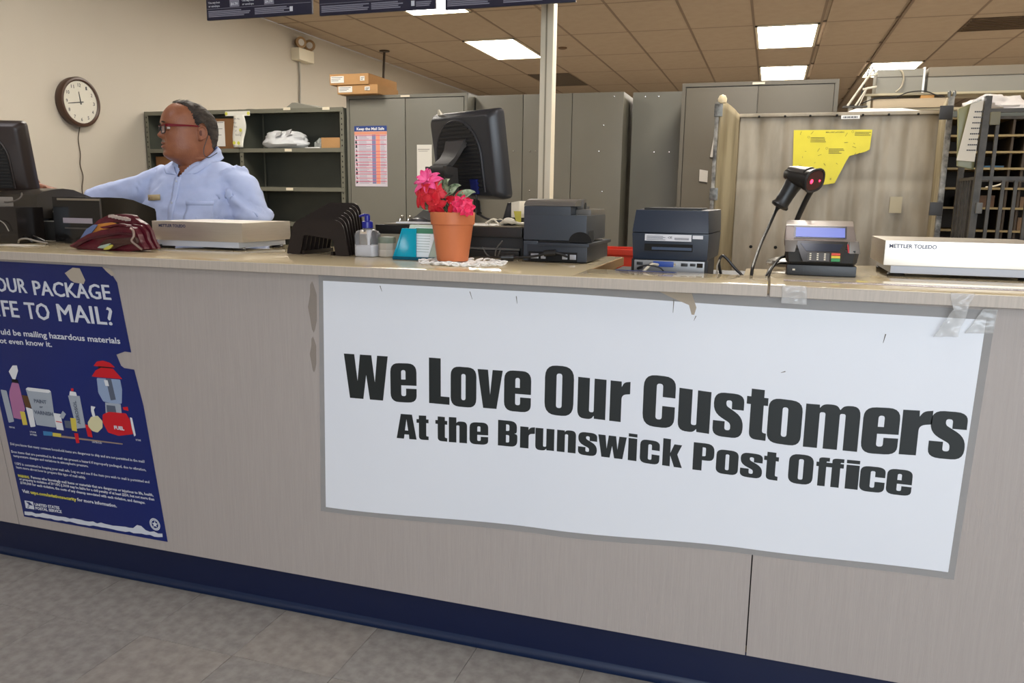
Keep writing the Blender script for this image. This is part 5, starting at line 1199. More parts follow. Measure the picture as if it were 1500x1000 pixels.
carton('carton', 'upper flat carton on the left steel cabinet', -3.075, -2.765, 5.21, 5.66, 2.006, 2.078, [(-3.065, -2.96, 2.02, 2.065), (-2.83, -2.795, 2.03, 2.06)], group='cartons on the cabinet')

# chart and notice on the cabinet doors
t = thing('mail_safety_chart', 'printed chart headed Keep the Mail Safe on the cabinet door', 'poster', (-2.8, 5.29, 1.5))
cx0, cx1, cz0, cz1, cy = -2.931, -2.669, 1.297, 1.727, 5.294
MB().box(cx0, cx1, cy-.0015, cy, cz0, cz1).build('sheet', mat('chart_paper', (208, 200, 208), .6), t)
MB().box(cx0, cx1, cy-.0025, cy-.0016, cz1-.038, cz1).build('header_bar', mat('chart_blue', (36, 62, 128), .5), t)
q = MB(); put_text(q, 'Keep the Mail Safe', (cx0+.02, cy-.003, cz1-.029), V(1, 0, 0), V(0, 0, 1), .019, .222, .03, res=2); q.build('lettering', WHITE, t)
MB().box(cx0, cx1, cy-.0025, cy-.0016, cz1-.062, cz1-.040).build('sub_header', mat('chart_orange', (216, 148, 120), .5), t)
MB().box(cx0+.142, cx0+.172, cy-.0022, cy-.0016, cz0+.02, cz1-.062).build('blue_column', mat('chart_lilac', (128, 132, 170), .5), t)
MB().box(cx0+.174, cx0+.206, cy-.0022, cy-.0016, cz0+.02, cz1-.062).build('orange_column', mat('chart_salmon', (232, 156, 130), .5), t)
for k, z in enumerate((.985-.03, .87, .79, .66, .60, .545, .46, .405, .35, .28, .23, .155, .095)):
    zz = cz0+(cz1-cz0)*z*.88
    MB().box(cx0+.004, cx1-.004, cy-.0028, cy-.0022, zz-.0015, zz+.0025).build('rule_line', mat('chart_pink', (214, 96, 124), .5), t)
q = MB()
for k in range(11):
    z = cz0+.02+k*.032; q.prism([(cx0+.008+.006*sin(k*2), z), (cx0+.022, z+.004*cos(k)), (cx0+.018+.004*cos(k*3), z+.02), (cx0+.010, z+.022)], 0, M=TR(0, cy-.0023, 0))
o = q.build('pictograms', INKD, t); o['kind'] = 'stuff'
q = MB(); random.seed(11)
for r in range(38):
    z = cz0+.022+r*.0090
    for (a, b_) in ((.036, .138), (.210, .255)):
        q.box(cx0+a, cx0+a+(b_-a)*random.uniform(.55, 1), cy-.0022, cy-.0017, z, z+.0035)
o = q.build('print_lines', mat('chart_print', (158, 152, 170), .6), t); o['kind'] = 'stuff'
t = tag(MB().box(-2.433, -2.318, 5.291, 5.2935, 1.290, 1.592).build('notice_sheet', mat('notice_paper', (218, 214, 204), .7)), 'white notice sheet on the cabinet door left of the monitor', 'notice')
q = MB(); q.box(-2.425, -2.335, 5.2895, 5.2908, 1.556, 1.563).box(-2.42, -2.35, 5.2895, 5.2908, 1.545, 1.549).build('print_lines', mat('faint_print', (168, 164, 156), .6), t)
tag(MB().hexa([(-.437, 5.088, 1.347), (-.387, 5.088, 1.339), (-.387, 5.0945, 1.339), (-.437, 5.0945, 1.347), (-.437, 5.088, 1.417), (-.387, 5.088, 1.409), (-.387, 5.0945, 1.409), (-.437, 5.0945, 1.417)]).build('paper_scrap', mat('scrap_white', (190, 184, 176), .7)), 'small white paper scrap taped to the tall cabinet door', 'paper')
tag(MB().hexa([(-.379, 5.086, 1.491), (-.325, 5.086, 1.487), (-.325, 5.0945, 1.487), (-.379, 5.0945, 1.491), (-.345, 5.086, 1.755), (-.325, 5.086, 1.755), (-.325, 5.0945, 1.755), (-.345, 5.0945, 1.755)]).build('hanging_notice', mat('scrap_white', (190, 184, 176), .7)), 'narrow white notice half hidden beside the container post on the tall cabinet', 'paper')

# shelf contents
carton('carton', 'brown carton with big white shipping label on the upper left shelf', -4.145, -3.915, 5.27, 5.50, 1.5725, 1.795, [(-4.11, -4.035, 1.59, 1.775)], M_=CARDD)
carton('carton', 'small cardboard box at the right end of the upper shelf', -3.195, -3.03, 5.27, 5.42, 1.5725, 1.645)
carton('carton', 'large brown carton on the middle left shelf behind the clerk', -4.73, -4.30, 5.30, 5.54, 1.3245, 1.515, M_=CARDD)
t = thing('plastic_parcel', 'crumpled white plastic parcel on the upper right shelf', 'parcel', (-3.5, 5.35, 1.572))
def blob(c, sx, sy, sz, seed, amp=.25, nu=36, nv=20, zmin=None):
    def f(u, v):
        th, ph = 2*pi*u, pi*(v-.5); d = V(cos(ph)*cos(th), cos(ph)*sin(th), sin(ph))
        r = 1+amp*noise.noise(d*1.6+V(seed, 0, 0))+amp*.5*abs(noise.noise(d*4+V(0, seed, 0)))
        p = V(c[0]+d.x*sx*r, c[1]+d.y*sy*r, c[2]+d.z*sz*r)
        if zmin is not None: p.z = max(p.z, zmin)
        return p
    return f
PW = mat('poly_mailer', (212, 214, 216), .3, bump=.8, bump_s=30)
MB().grid(blob((-3.56, 5.36, 1.632), .20, .10, .066, 3, .35, zmin=1.5725), 40, 22, closeu=True).build('mailer', PW, t)
for (x, z, w_, h_) in ((-3.58, 1.655, .045, .03), (-3.49, 1.665, .04, .035)):
    MB().hexa([(x, 5.252, z), (x+w_, 5.252, z+.01), (x+w_, 5.262, z+.01), (x, 5.262, z), (x+.01, 5.262, z+h_), (x+w_+.01, 5.262, z+h_+.01), (x+w_+.01, 5.27, z+h_+.01), (x+.01, 5.27, z+h_)]).build('shipping_label', mat('ship_label', (176, 176, 178), .5), t)
t = thing('clear_bag', 'grey translucent bag beside the white parcel on the upper shelf', 'bag', (-3.3, 5.35, 1.572))
MB().grid(blob((-3.265, 5.42, 1.605), .058, .075, .045, 8, .4, zmin=1.5725), 28, 16, closeu=True).build('bag', mat('grey_bag', (150, 154, 150), .25), t)
tag(MB().box(-3.33, -3.20, 5.265, 5.36, 1.5725, 1.578).build('flat_envelope', WHITE), 'flat white envelope edge in front of the grey bag', 'envelope')
t = thing('paper_banner', 'white paper banner with yellow dots hanging from the shelf top', 'banner', (-3.9, 5.25, 1.84))
BAN = mat('banner_paper', (226, 224, 214), .6)
MB().box(-4.01, -3.79, 5.2515, 5.2535, 1.812, 1.846).build('top_strip', BAN, t)
def fb(u, v):
    z = 1.815-.235*v; x = -3.93+.10*u-.018*v+.010*sin(v*6)
    return V(x, 5.245-.012*sin(v*5+u*2), z)
MB().grid(fb, 6, 14).build('hanging_sheet', BAN, t, thick=.0008)
for (x, z) in ((-4.0, 1.829), (-3.803, 1.829), (-3.862, 1.705), (-3.925, 1.612), (-3.885, 1.610)):
    MB().lathe([(0, 0), (.013, 0)], (x, 5.2505 if z > 1.8 else 5.2285, z), 12, M=RX(pi/2)).build('yellow_dot', mat('dot_yellow', (206, 204, 84), .6), t)
q = MB()
for k, s_ in enumerate(('I am the', 'the', 'Bits', 'of', 'Survey')):
    put_text(q, s_, (-3.925+.004*k, 5.2275, 1.785-.030*k), V(1, 0, -.05).normalized(), V(0, 0, 1), .014, None, 0, res=1)
q.build('handwriting', mat('pen_ink', (88, 88, 96), .7), t)
t = thing('foam_cup_roll', 'small pale round roll on the middle shelf behind the clerk shoulder', 'roll', (-3.83, 5.33, 1.3))
MB().tube([(-3.955, 5.28, 1.3245+.0425), (-3.955, 5.38, 1.3245+.0425)], .042, 20).build('roll', WHITE, t)
MB().tube([(-3.955, 5.278, 1.367), (-3.955, 5.28, 1.367)], .02, 14).build('core', INKD, t)
t = tag(MB().hexa([(-3.52, 5.30, 1.860), (-3.20, 5.30, 1.860), (-3.20, 5.48, 1.860), (-3.52, 5.48, 1.860), (-3.46, 5.31, 1.905), (-3.43, 5.31, 1.905), (-3.22, 5.45, 1.880), (-3.50, 5.45, 1.882)]).build('folded_tray', mat('tray_grey', (120, 118, 108), .5)), 'folded grey tray lying on top of the shelving', 'tray')
tag(MB().lathe([(.06, 0), (.062, .006), (0, .012)], (-3.83, 5.36, 1.8605), 20).build('lid', STEEL), 'flat round lid on top of the shelving', 'lid')

# metal mail container seen from the open side
MC = mat('container_metal', (166, 156, 138), .5, .25, noise_s=3.5, noise_a=.9, col2=(122, 112, 94), bump=.15, bump_s=20, stretch=(2.5, 1, .7))
MCS = mat('container_side', (158, 146, 118), .6, noise_s=5, noise_a=.9, col2=(108, 94, 66), stretch=(2, 2, .5))
POST = mat('worn_dark_post', (78, 76, 72), .5, .3, noise_s=30, noise_a=.9, col2=(170, 166, 156))
t = thing('mail_container', 'worn metal mail container with yellow sticker behind the card terminal', 'container', (.28, 4.3, 0))
nx = 90
def fb(u, v):
    x = -.19+.94*u; z = .22+1.448*v
    rib = 0
    for k in range(8):
        d = abs(x-(-.09+k*.118)); rib += max(0, 1-d/.034)
    h_ = max(0, 1-abs(z-1.335)/.022)
    return V(x, 4.40+.007*min(1, rib)+.009*h_+.003*noise.noise(V(x*4, z*4, 0)), z)
MB().grid(fb, nx, 60).build('back_wall', MC, t, thick=.003)
MB().box(-.19, .75, 4.385, 4.405, 1.655, 1.672, bevel=.003).build('top_rim', MC, t)
def wall(p0, p1, ztop0, ztop1, nm):
    def f(u, v):
        x = p0[0]+(p1[0]-p0[0])*u; y = p0[1]+(p1[1]-p0[1])*u
        zt = ztop0+(ztop1-ztop0)*u**1.5+.012*sin(u*pi)*(1 if u < 1 else 0)
        return V(x+.004*noise.noise(V(u*4, v*6, 1)), y, .22+(zt-.22)*v)
    return MB().grid(f, 14, 40).build(nm, MCS, t, thick=.008)
wall((-.188, 4.40), (-.272, 4.10), 1.668, 1.715, 'side_wall'); wall((.748, 4.40), (.725, 4.12), 1.665, 1.70, 'side_wall')
for (xa, xb, k) in ((-.292, -.274, 0), (.722, .745, 1)):
    MB().box(xa, xb, 4.085, 4.11, .15, 1.70-.0*k, bevel=.004).build('corner_post', POST, t)
    for z in ((1.66, 1.26) if k == 0 else (1.63, 1.205)):
        o = (-.004, .022) if k == 0 else (-.034, .0)
        MB().box(xa+o[0], xb+o[1]-.004, 4.07, 4.085, z-.03, z+.03, bevel=.003).build('hinge_bracket', mat('bracket_worn', (132, 132, 126), .4, .5, noise_s=40, noise_a=.8, col2=(60, 58, 54)) if k == 0 else mat('bracket_dark', (52, 50, 48), .5), t)
MB().lathe([(.020, 0), (.022, .02), (.014, .035), (0, .04)], (-.262, 4.10, 1.695), 12).build('wrapped_cap', mat('old_tape_cap', (200, 184, 150), .4), t)
for a in (-.010, .010): MB().lathe([(.007, 0), (.008, .02), (0, .03)], (.733+a, 4.098, 1.70), 10).build('post_tip', mat('bracket_worn', (132, 132, 126), .4, .5), t)
for x in (-.092, .034, .155, .28, .40, .517, .648): MB().lathe([(.006, 0), (.005, .003), (0, .004)], (x, 4.384, 1.656), 8, M=RX(pi/2)).build('rivet', HOLE, t)
for x in (-.09, .034): MB().lathe([(.009, 0), (.008, .003), (0, .005)], (x+.0, 4.384, .992), 8, M=RX(pi/2)).build('rivet', HOLE, t)
l = MB().box(.300, .386, 4.3795, 4.3835, 1.6375, 1.655).build('number_plate', WHITE, t)
q = MB()
for k in range(14): q.box(.308+k*.005, .3105+k*.005+.001*(k % 3), 4.379, 4.3795, 1.642, 1.650)
o = q.build('plate_print', INKD, l); o['kind'] = 'stuff'
ys = MB().prism([(.0815, 1.587), (.449, 1.585), (.445, 1.489), (.425, 1.478), (.354, 1.458), (.340, 1.43), (.296, 1.324), (.25, 1.316), (.093, 1.315)], .001, M=TR(0, 4.386, 0)).build('yellow_sticker', mat('sticker_yellow', (226, 212, 40), .45, noise_s=7, noise_a=.35, col2=(196, 180, 30)), t)
q = MB(); random.seed(5)
def ln(x, z, L, h_=.0022): q.box(x, x+L, 4.3852, 4.3857, z, z+h_)
put_text(q, 'MAIL SORT LATCHING', (.235, 4.3852, 1.572), V(1, 0, 0), V(0, 0, 1), .006, .085, .02, res=1)
for (x, z, n_) in ((.165, 1.548, 4), (.255, 1.492, 4), (.37, 1.572, 3)):
    q.lathe([(.0045, 0), (.0055, 0)], (x-.010, 4.3853, z+.004), 10, M=RX(pi/2))
    for k in range(n_): ln(x, z-k*.007, .05+.025*random.random())
for k in range(26):
    x, z = random.uniform(.10, .40), random.uniform(1.34, 1.57)
    if z < 1.46 and x > .33: continue
    L = random.uniform(.006, .02); a = random.uniform(0, pi)
    q.tube([(x, 4.3856, z), (x+L*cos(a), 4.3856, z+L*sin(a))], .0009, 4)
o = q.build('sticker_print', mat('sticker_ink', (70, 64, 30), .6), ys); o['kind'] = 'stuff'
MB().box(-.27, .75, 4.09, 4.42, .16, .22, bevel=.005).build('floor_pan', MC, t)
for x in (-.2, .68):
    for y in (4.15, 4.36): MB().tube([(x-.015, y, .065), (x+.015, y, .065)], .06, 18).box(x-.02, x+.02, y-.02, y+.02, .1, .16).build('caster', BLACK, t)
MB().box(.56, .615, 4.384, 4.388, 1.18, 1.26).build('tape_patch', mat('tan_tape', (176, 164, 134), .5), t)

# dark steel cage cart with list, in front of a sorting case
CG = mat('cage_steel', (58, 54, 48), .5, .3, noise_s=20, noise_a=.6, col2=(92, 86, 76))
t = thing('cage_cart', 'dark steel cage cart at the right edge with a printed list hung on it', 'cart', (.95, 3.85, 0))
def bar(a, b_, r=.010, nm='bar'): return MB().tube([a, b_], r, 4).build(nm, CG, t)
bar((.815, 3.8, 1.665), (.80, 3.8, .15), .018, 'post'); bar((1.25, 3.8, 1.60), (1.25, 3.8, .15), .016, 'post'); bar((.80, 4.08, 1.62), (.80, 4.08, .15), .016, 'post'); bar((1.25, 4.15, 1.60), (1.25, 4.15, .15), .016, 'post')
for z in (1.607, 1.335, .9, .3): bar((.81, 3.8, z), (1.25, 3.8, z), .011); bar((.81, 3.8, z), (.80, 4.08, z), .009); bar((.80, 4.08, z), (1.25, 4.15, z), .009)
for k in range(9): bar((.86+k*.046, 3.80, 1.335 if k % 3 else 1.60), (.86+k*.046, 3.80, .3), .009)
for k in range(6): bar((.800+.001*k, 4.05-k*.045, 1.33), (.800+.001*k, 4.05-k*.045, .3), .007)
MB().box(.80, 1.25, 3.8, 4.15, .13, .16).build('deck', CG, t)
MB().box(.826, .862, 3.775, 3.79, 1.548, 1.60, bevel=.004).build('latch_plate', mat('latch_olive', (112, 106, 80), .5), t)
MB().box(.812, .835, 3.772, 3.79, 1.19, 1.235, bevel=.003).build('latch_plate', mat('bracket_worn2', (96, 94, 88), .5), t)
MB().hexa([(.735, 3.83, 1.385), (.80, 3.83, 1.37), (.80, 3.85, 1.37), (.735, 3.85, 1.385), (.715, 3.83, 1.62), (.80, 3.83, 1.66), (.80, 3.85, 1.66), (.715, 3.85, 1.62)], bevel=.006).build('plastic_pouch', mat('pouch_olive', (128, 126, 84), .3), t)
ls = MB().hexa([(.722, 3.79, 1.408), (.790, 3.79, 1.402), (.790, 3.792, 1.402), (.722, 3.792, 1.408), (.752, 3.79, 1.632), (.797, 3.79, 1.648), (.797, 3.792, 1.648), (.752, 3.792, 1.632)]).build('printed_list', mat('list_paper', (214, 206, 188), .6), t)
q = MB()
for k in range(8):
    z = 1.60-k*.022; x = .775-(1.60-z)*.09
    for j in range(5): q.hexa([(x-.006+j*.007, 3.788, z), (x-.001+j*.007, 3.788, z-.0), (x-.001+j*.007, 3.789, z), (x-.006+j*.007, 3.789, z), (x-.006+j*.007, 3.788, z+.005), (x-.001+j*.007, 3.788, z+.005), (x-.001+j*.007, 3.789, z+.005), (x-.006+j*.007, 3.789, z+.005)])
o = q.build('list_print', INKD, ls); o['kind'] = 'stuff'
MB().hexa([(.745, 3.785, 1.632), (.805, 3.785, 1.645), (.805, 3.80, 1.645), (.745, 3.80, 1.632), (.775, 3.79, 1.66), (.815, 3.79, 1.668), (.815, 3.80, 1.668), (.775, 3.80, 1.66)], bevel=.003).build('tape_wrap', TAPE, t)

t = thing('sorting_case', 'tan pigeonhole sorting case behind the cage cart at the right', 'sorting case', (1.3, 4.7, 0))
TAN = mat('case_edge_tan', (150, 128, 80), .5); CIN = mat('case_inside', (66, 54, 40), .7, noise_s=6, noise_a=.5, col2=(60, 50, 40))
for z in (1.64, 1.556, 1.478, 1.40, 1.305, 1.21, 1.10, 1.0, .9): MB().box(.80, 1.75, 4.45, 4.8, z-.005, z+.005).build('shelf', TAN, t)
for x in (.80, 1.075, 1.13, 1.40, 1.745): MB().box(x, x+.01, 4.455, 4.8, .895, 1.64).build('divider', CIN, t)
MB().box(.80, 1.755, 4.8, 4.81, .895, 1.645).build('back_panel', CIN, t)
MB().box(.80, 1.755, 4.45, 4.8, .1, .89, bevel=.004).build('lower_cabinet', STEELD, t)
MB().box(.80, 1.755, 4.444, 4.456, 1.646, 1.672).build('top_rail', STEELD, t)
carton('mail_bundle', 'blue folder lying in a pigeonhole of the sorting case', .96, 1.06, 4.47, 4.7, 1.4055, 1.413, M_=mat('folder_blue', (40, 84, 110), .5))
for (x, z, w_, h_, c) in ((1.15, 1.2155, .2, .05, 'mail_tan'), (.90, 1.2155, .14, .055, 'mail_brown'), (1.15, 1.1055, .2, .06, 'mail_tan')):
    carton('mail_bundle', {(1.15, 1.2155): 'tan mail bundle right of the middle divider, upper', (.90, 1.2155): 'brown mail bundle left of the middle divider', (1.15, 1.1055): 'tan mail bundle right of the middle divider, lower'}[(x, z)], x, x+w_, 4.48, 4.7, z, z+h_, M_=mat(c, (140, 112, 84) if c == 'mail_tan' else (110, 82, 60), .7))
tag(MB().tube(bez([(.99, 4.46, 1.311), (1.03, 4.45, 1.318), (1.055, 4.45, 1.33), (1.065, 4.45, 1.352), (1.06, 4.46, 1.30+.012)], 5), [.004]*21, 5).build('curled_paper', OFFW), 'curled strip of paper on a pigeonhole shelf', 'paper')
t = thing('paper_pile', 'crumpled white papers on top of the sorting case', 'papers', (1.1, 4.6, 1.672))
MB().grid(blob((1.02, 4.6, 1.70), .13, .10, .055, 21, .5, zmin=1.674), 36, 20, closeu=True).build('crumpled_paper', mat('crumpled_white', (206, 200, 196), .7, bump=.6, bump_s=25), t)
t = thing('paper_pile', 'rust-brown crumpled wrapping at the right edge on the sorting case', 'papers', (1.3, 4.6, 1.672))
MB().grid(blob((1.33, 4.6, 1.695), .11, .09, .05, 33, .5, zmin=1.674), 30, 18, closeu=True).build('wrapping', mat('rust_wrap', (150, 92, 60), .7), t)

# rack behind with grey boxes and cables
t = thing('storage_rack', 'cream shelf rack behind the mail container at the upper right', 'rack', (1.0, 5.0, 0))
for x in (.46, 1.72):
    for y in (4.90, 5.06): MB().box(x, x+.02, y, y+.02, 0, 1.81, bevel=.002).build('post', OFFW, t)
MB().box(.445, 1.75, 4.885, 5.085, 1.805, 1.817, bevel=.002).build('top_shelf', mat('rack_cream', (176, 164, 134), .5), t)
MB().box(.46, 1.74, 4.89, 5.08, 1.725, 1.738, bevel=.002).build('lower_shelf', mat('rack_cream', (176, 164, 134), .5), t)
MB().box(.46, 1.74, 4.89, 5.08, .9, .915).box(.46, 1.74, 4.89, 5.08, .1, .12).build('bottom_shelf', mat('rack_cream', (176, 164, 134), .5), t)
t = thing('grey_unit', 'grey metal unit with a white right edge under the hidden ceiling light', 'box', (.62, 4.868, 1.817))
GU = mat('unit_grey', (138, 134, 122), .5)
MB().box(.500, .728, 4.90, 5.08, 1.8175, 1.943, bevel=.003).build('housing', GU, t)
MB().box(.502, .726, 4.8975, 4.90, 1.903, 1.9055).build('seam', mat('unit_seam', (96, 90, 80), .6), t)
MB().box(.728, .738, 4.896, 5.08, 1.8175, 1.950).build('white_edge', WHITE, t)
t = thing('grey_duct', 'long grey two-tier metal duct at the upper right edge', 'duct', (1.2, 4.95, 1.817))
MB().box(.755, 1.75, 4.905, 5.08, 1.8175, 1.899, bevel=.002).build('lower_section', GU, t); MB().box(.755, 1.75, 4.90, 5.08, 1.900, 1.948, bevel=.002).build('upper_section', mat('unit_grey_warm', (128, 118, 100), .5), t)
carton('flat_box', 'long pale tan flat box under the cream shelf', .49, .862, 4.88, 5.07, 1.7385, 1.785, M_=mat('pale_tan_box', (182, 164, 136), .6))
tag(MB().box(.725, .79, 4.885, 4.93, 1.7875, 1.803).build('orange_block', mat('orange_tan', (184, 136, 74), .6)), 'small orange-tan block on the pale flat box', 'block')
tag(MB().hexa([(.33, 4.40, 1.6722), (.66, 4.40, 1.6722), (.62, 4.56, 1.674), (.36, 4.56, 1.674), (.335, 4.40, 1.675), (.655, 4.40, 1.674), (.60, 4.56, 1.703), (.38, 4.56, 1.706)]).build('white_board_sheet', WHITE), 'white sheet lying along the top of the mail container', 'sheet')
t = thing('folding_ladder', 'pale folded ladder rails leaning left of the grey unit', 'ladder', (.4, 5.2, 0))
LD = mat('ladder_pale', (206, 198, 180), .4)
for (a, b_, r) in (((.36, 4.862, 1.752), (.478, 4.862, 1.945), .0065), ((.40, 4.862, 1.752), (.452, 4.862, 1.845), .0055), ((.418, 4.862, 1.752), (.455, 4.862, 1.85), .003), ((.44, 4.862, 1.9), (.50, 4.862, 1.918), .006), ((.43, 4.862, 1.838), (.50, 4.862, 1.850), .006)):
    MB().tube([a, b_], r, 6).build('rail', LD, t)
MB().box(.335, .46, 4.84, 4.885, 1.742, 1.750).build('foot_plate', mat('ladder_foot', (70, 66, 58), .5), t)
MB().tube([(.375, 4.862, 1.745), (.375, 4.862, .0)], .012, 8).build('leg', LD, t)
for nm, lb, pts, r, M_ in (('dark_cable', 'dark cable arching over the ladder top beside the grey unit', [(.42, 4.868, 1.76), (.43, 4.868, 1.83), (.445, 4.868, 1.90), (.458, 4.868, 1.948), (.475, 4.868, 1.945), (.488, 4.868, 1.91)], .004, BLACKM),
        ('pale_cable', 'pale cable curving down the front of the grey unit', [(.612, 4.888, 1.937), (.625, 4.885, 1.92), (.632, 4.885, 1.89), (.625, 4.885, 1.85), (.60, 4.885, 1.823)], .005, mat('cable_cream', (168, 158, 136), .5)),
        ('dark_cable', 'dark cable looping along the cream shelf edge', [(.345, 4.878, 1.752), (.42, 4.876, 1.762), (.5, 4.876, 1.79), (.6, 4.876, 1.795), (.66, 4.876, 1.818), (.74, 4.876, 1.822), (.80, 4.876, 1.80), (.84, 4.876, 1.792)], .003, BLACKM)):
    tag(MB().tube(bez(pts, 6), r, 6).build(nm, M_), lb, 'cable')
# ================================================================== THE CLERK
SKIN = mat('skin', (152, 98, 70), .42, noise_s=26, noise_a=.5, col2=(128, 76, 54), bump=.45, bump_s=190, spec=.4)
SHIRT = mat('pale_blue_cotton', (184, 198, 234), .8, bump=.35, bump_s=30, noise_s=60, noise_a=.2, col2=(172, 188, 224))
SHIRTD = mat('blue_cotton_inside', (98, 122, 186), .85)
NAV = mat('navy_trousers', (34, 38, 54), .8)
pr = thing('person', 'clerk in pale blue shirt and red glasses standing behind the left scale, looking left', 'person', (-2.40, 2.93, 0))
HC = V(-2.403, 2.90, 1.496); hf = V(-.60, -.80, -.03).normalized(); hl = V(0, 0, 1).cross(hf).normalized(); hup = hf.cross(hl)
HT = [(-.150, .050, -.060, .050), (-.135, .072, -.075, .058), (-.120, .098, -.084, .065), (-.108, .109, -.088, .070), (-.092, .1105, -.092, .074), (-.075, .1125, -.096, .0765), (-.055, .1115, -.102, .0785), (-.03, .107, -.108, .080), (0, .1025, -.111, .080), (.02, .108, -.1095, .0805), (.035, .1105, -.105, .0805), (.055, .105, -.094, .079), (.072, .096, -.078, .073), (.088, .083, -.060, .063), (.100, .069, -.043, .051), (.109, .052, -.024, .037), (.115, .035, -.006, .022), (.1175, .022, .006, .010)]
def tab(z, k):
    T_ = HT
    if z <= T_[0][0]: return T_[0][k]
    for i in range(len(T_)-1):
        if z <= T_[i+1][0]:
            a, b_ = T_[i], T_[i+1]; t_ = (z-a[0])/(b_[0]-a[0])
            m0 = (b_[k]-T_[max(i-1, 0)][k])/(b_[0]-T_[max(i-1, 0)][0]); m1 = (T_[min(i+2, len(T_)-1)][k]-a[k])/(T_[min(i+2, len(T_)-1)][0]-a[0]); h_ = b_[0]-a[0]
            return (2*t_**3-3*t_**2+1)*a[k]+(t_**3-2*t_**2+t_)*h_*m0+(-2*t_**3+3*t_**2)*b_[k]+(t_**3-t_**2)*h_*m1
    return T_[-1][k]
NOSE = [(-.044, 0), (-.039, .006), (-.034, .017), (-.028, .023), (-.022, .0245), (-.014, .019), (-.004, .0115), (.006, .005), (.016, .001), (.022, 0)]
G = lambda a, s: math.exp(-(a/s)**2)
def head_local(th, z, off=0):
    xf, xb, w_ = tab(z, 1), tab(z, 2), tab(z, 3); c, s = cos(th), sin(th)
    e = 2/2.35
    x = (xf if c > 0 else -xb)*abs(c)**e*(1 if c > 0 else -1); y = w_*abs(s)**e*(1 if s > 0 else -1)
    if c > 0:
        ay = abs(y)
        n_ = 0
        if NOSE[0][0] < z < NOSE[-1][0]: n_ = interp(NOSE, z)
        x += n_*G(y, .010+.007*G(z+.027, .012))
        x -= .011*G(ay-.032, .016)*G(z-.003, .014)          # eye sockets
        x += .004*G(ay-.030, .024)*G(z-.028, .007)          # brow ridge
        x += .005*G(ay-.046, .018)*G(z+.028, .018)          # cheeks
        x -= .0075*G(z+.0640, .0032)*G(y, .024)             # mouth line
        x += .0045*G(z+.0555, .0050)*G(y, .022)+.0050*G(z+.0725, .0055)*G(y, .019)
        x -= .005*G(z+.088, .006)*G(y, .025)                # chin crease
        x += .003*G(z+.103, .010)*G(y, .022)
        x -= .004*G(ay-.024-.25*(-.03-z), .006)*G(z+.050, .018)   # folds by the mouth
    if abs(s) > .5: y += (1 if s > 0 else -1)*.004*G(z+.085, .03)*G(x-.02, .05)   # jowls
    v = V(x, y, z)
    if off: v += V(x, y, (z-.0)*.9).normalized()*off
    return v
def H(x, y, z): return HC+hf*x+hl*y+hup*z
def HV(v): return H(v.x, v.y, v.z)
body = MB()
NU = 150; rings = []
for j in range(86):
    z = -.150+.2675*j/85
    rings.append([HV(head_local((lambda p: p-.55*sin(p))(2*pi*i/NU), z)) for i in range(NU)])
body.loft(rings)
for sd in (-1, 1):   # ears
    g = []
    c = V(-.030, sd*.080, -.020)
    for k in range(9):
        a = pi*k/8; r = sin(a)
        g.append([H(c.x+.017*r*cos(b_)-.004*cos(a)*0-.10*.03*cos(a), c.y+sd*(.0055*sin(b_)*r+.010*(.5-.5*cos(b_))*r+.002), c.z+.027*cos(a)+.004) for b_ in [2*pi*i/14 for i in range(14)]])
    body.loft(g)
    body.tube([H(c.x+.017*cos(b_)-.006, c.y+sd*(.012-.006*cos(b_)), c.z+.004+.030*sin(b_)*(1.0 if sin(b_) > 0 else .8)) for b_ in [radians(60)-2*pi*.80*i/16+2*pi*0 for i in range(17)][::1]] if False else [H(c.x-.002+.0165*cos(b_), c.y+sd*(.011-.005*cos(b_)), c.z+.004+.0255*sin(b_)) for b_ in [radians(20+ (300-20)*i/18) for i in range(19)]], .0036, 7)
    body.lathe([(0, -.010), (.008, -.006), (.0095, 0), (.007, .007), (0, .009)], H(c.x+.006, c.y+sd*.006, c.z-.022), 10)
def ell(c, a, b_, n=36, p=2.3, rot=0):
    e = 2/p; out = []
    for i in range(n):
        t_ = 2*pi*i/n; x = a*abs(cos(t_))**e*(1 if cos(t_) > 0 else -1); y = b_*abs(sin(t_))**e*(1 if sin(t_) > 0 else -1)
        out.append((c[0]+x*cos(rot)-y*sin(rot), c[1]+x*sin(rot)+y*cos(rot), c[2]))
    return out
NB = V(-2.395, 2.935, 1.33)
nk = []
for s, a, b_ in ((0, .070, .072), (.25, .072, .074), (.5, .075, .077), (.8, .080, .082), (1, .095, .088)):
    c0 = H(-.012, 0, -.06); c = c0+(NB+V(0, .0, -.02)-c0)*s
    nk.append(ell(c, b_, a, 28, 2, math.atan2(hf.y, hf.x)*(1-s)+pi/2*s+(pi/2 if False else 0)))
body.loft(nk)
cx = -2.405
TS = [(1.380, .066, .070, 2.945), (1.364, .112, .082, 2.948), (1.342, .162, .092, 2.948), (1.318, .203, .104, 2.945), (1.29, .226, .120, 2.94), (1.24, .236, .138, 2.93), (1.17, .236, .154, 2.92), (1.10, .234, .168, 2.912), (1.02, .232, .178, 2.91), (.94, .226, .176, 2.915), (.88, .214, .162, 2.925)]
body.loft([ell((cx, y, z-.004), a-.022, b_-.022, 36) for z, a, b_, y in TS])
def limb(mb, pts, rs, n=16): mb.tube(bez(pts, 5), [interp([(i*5, r) for i, r in enumerate(rs)], k) for k in range((len(pts)-1)*5+1)], n)
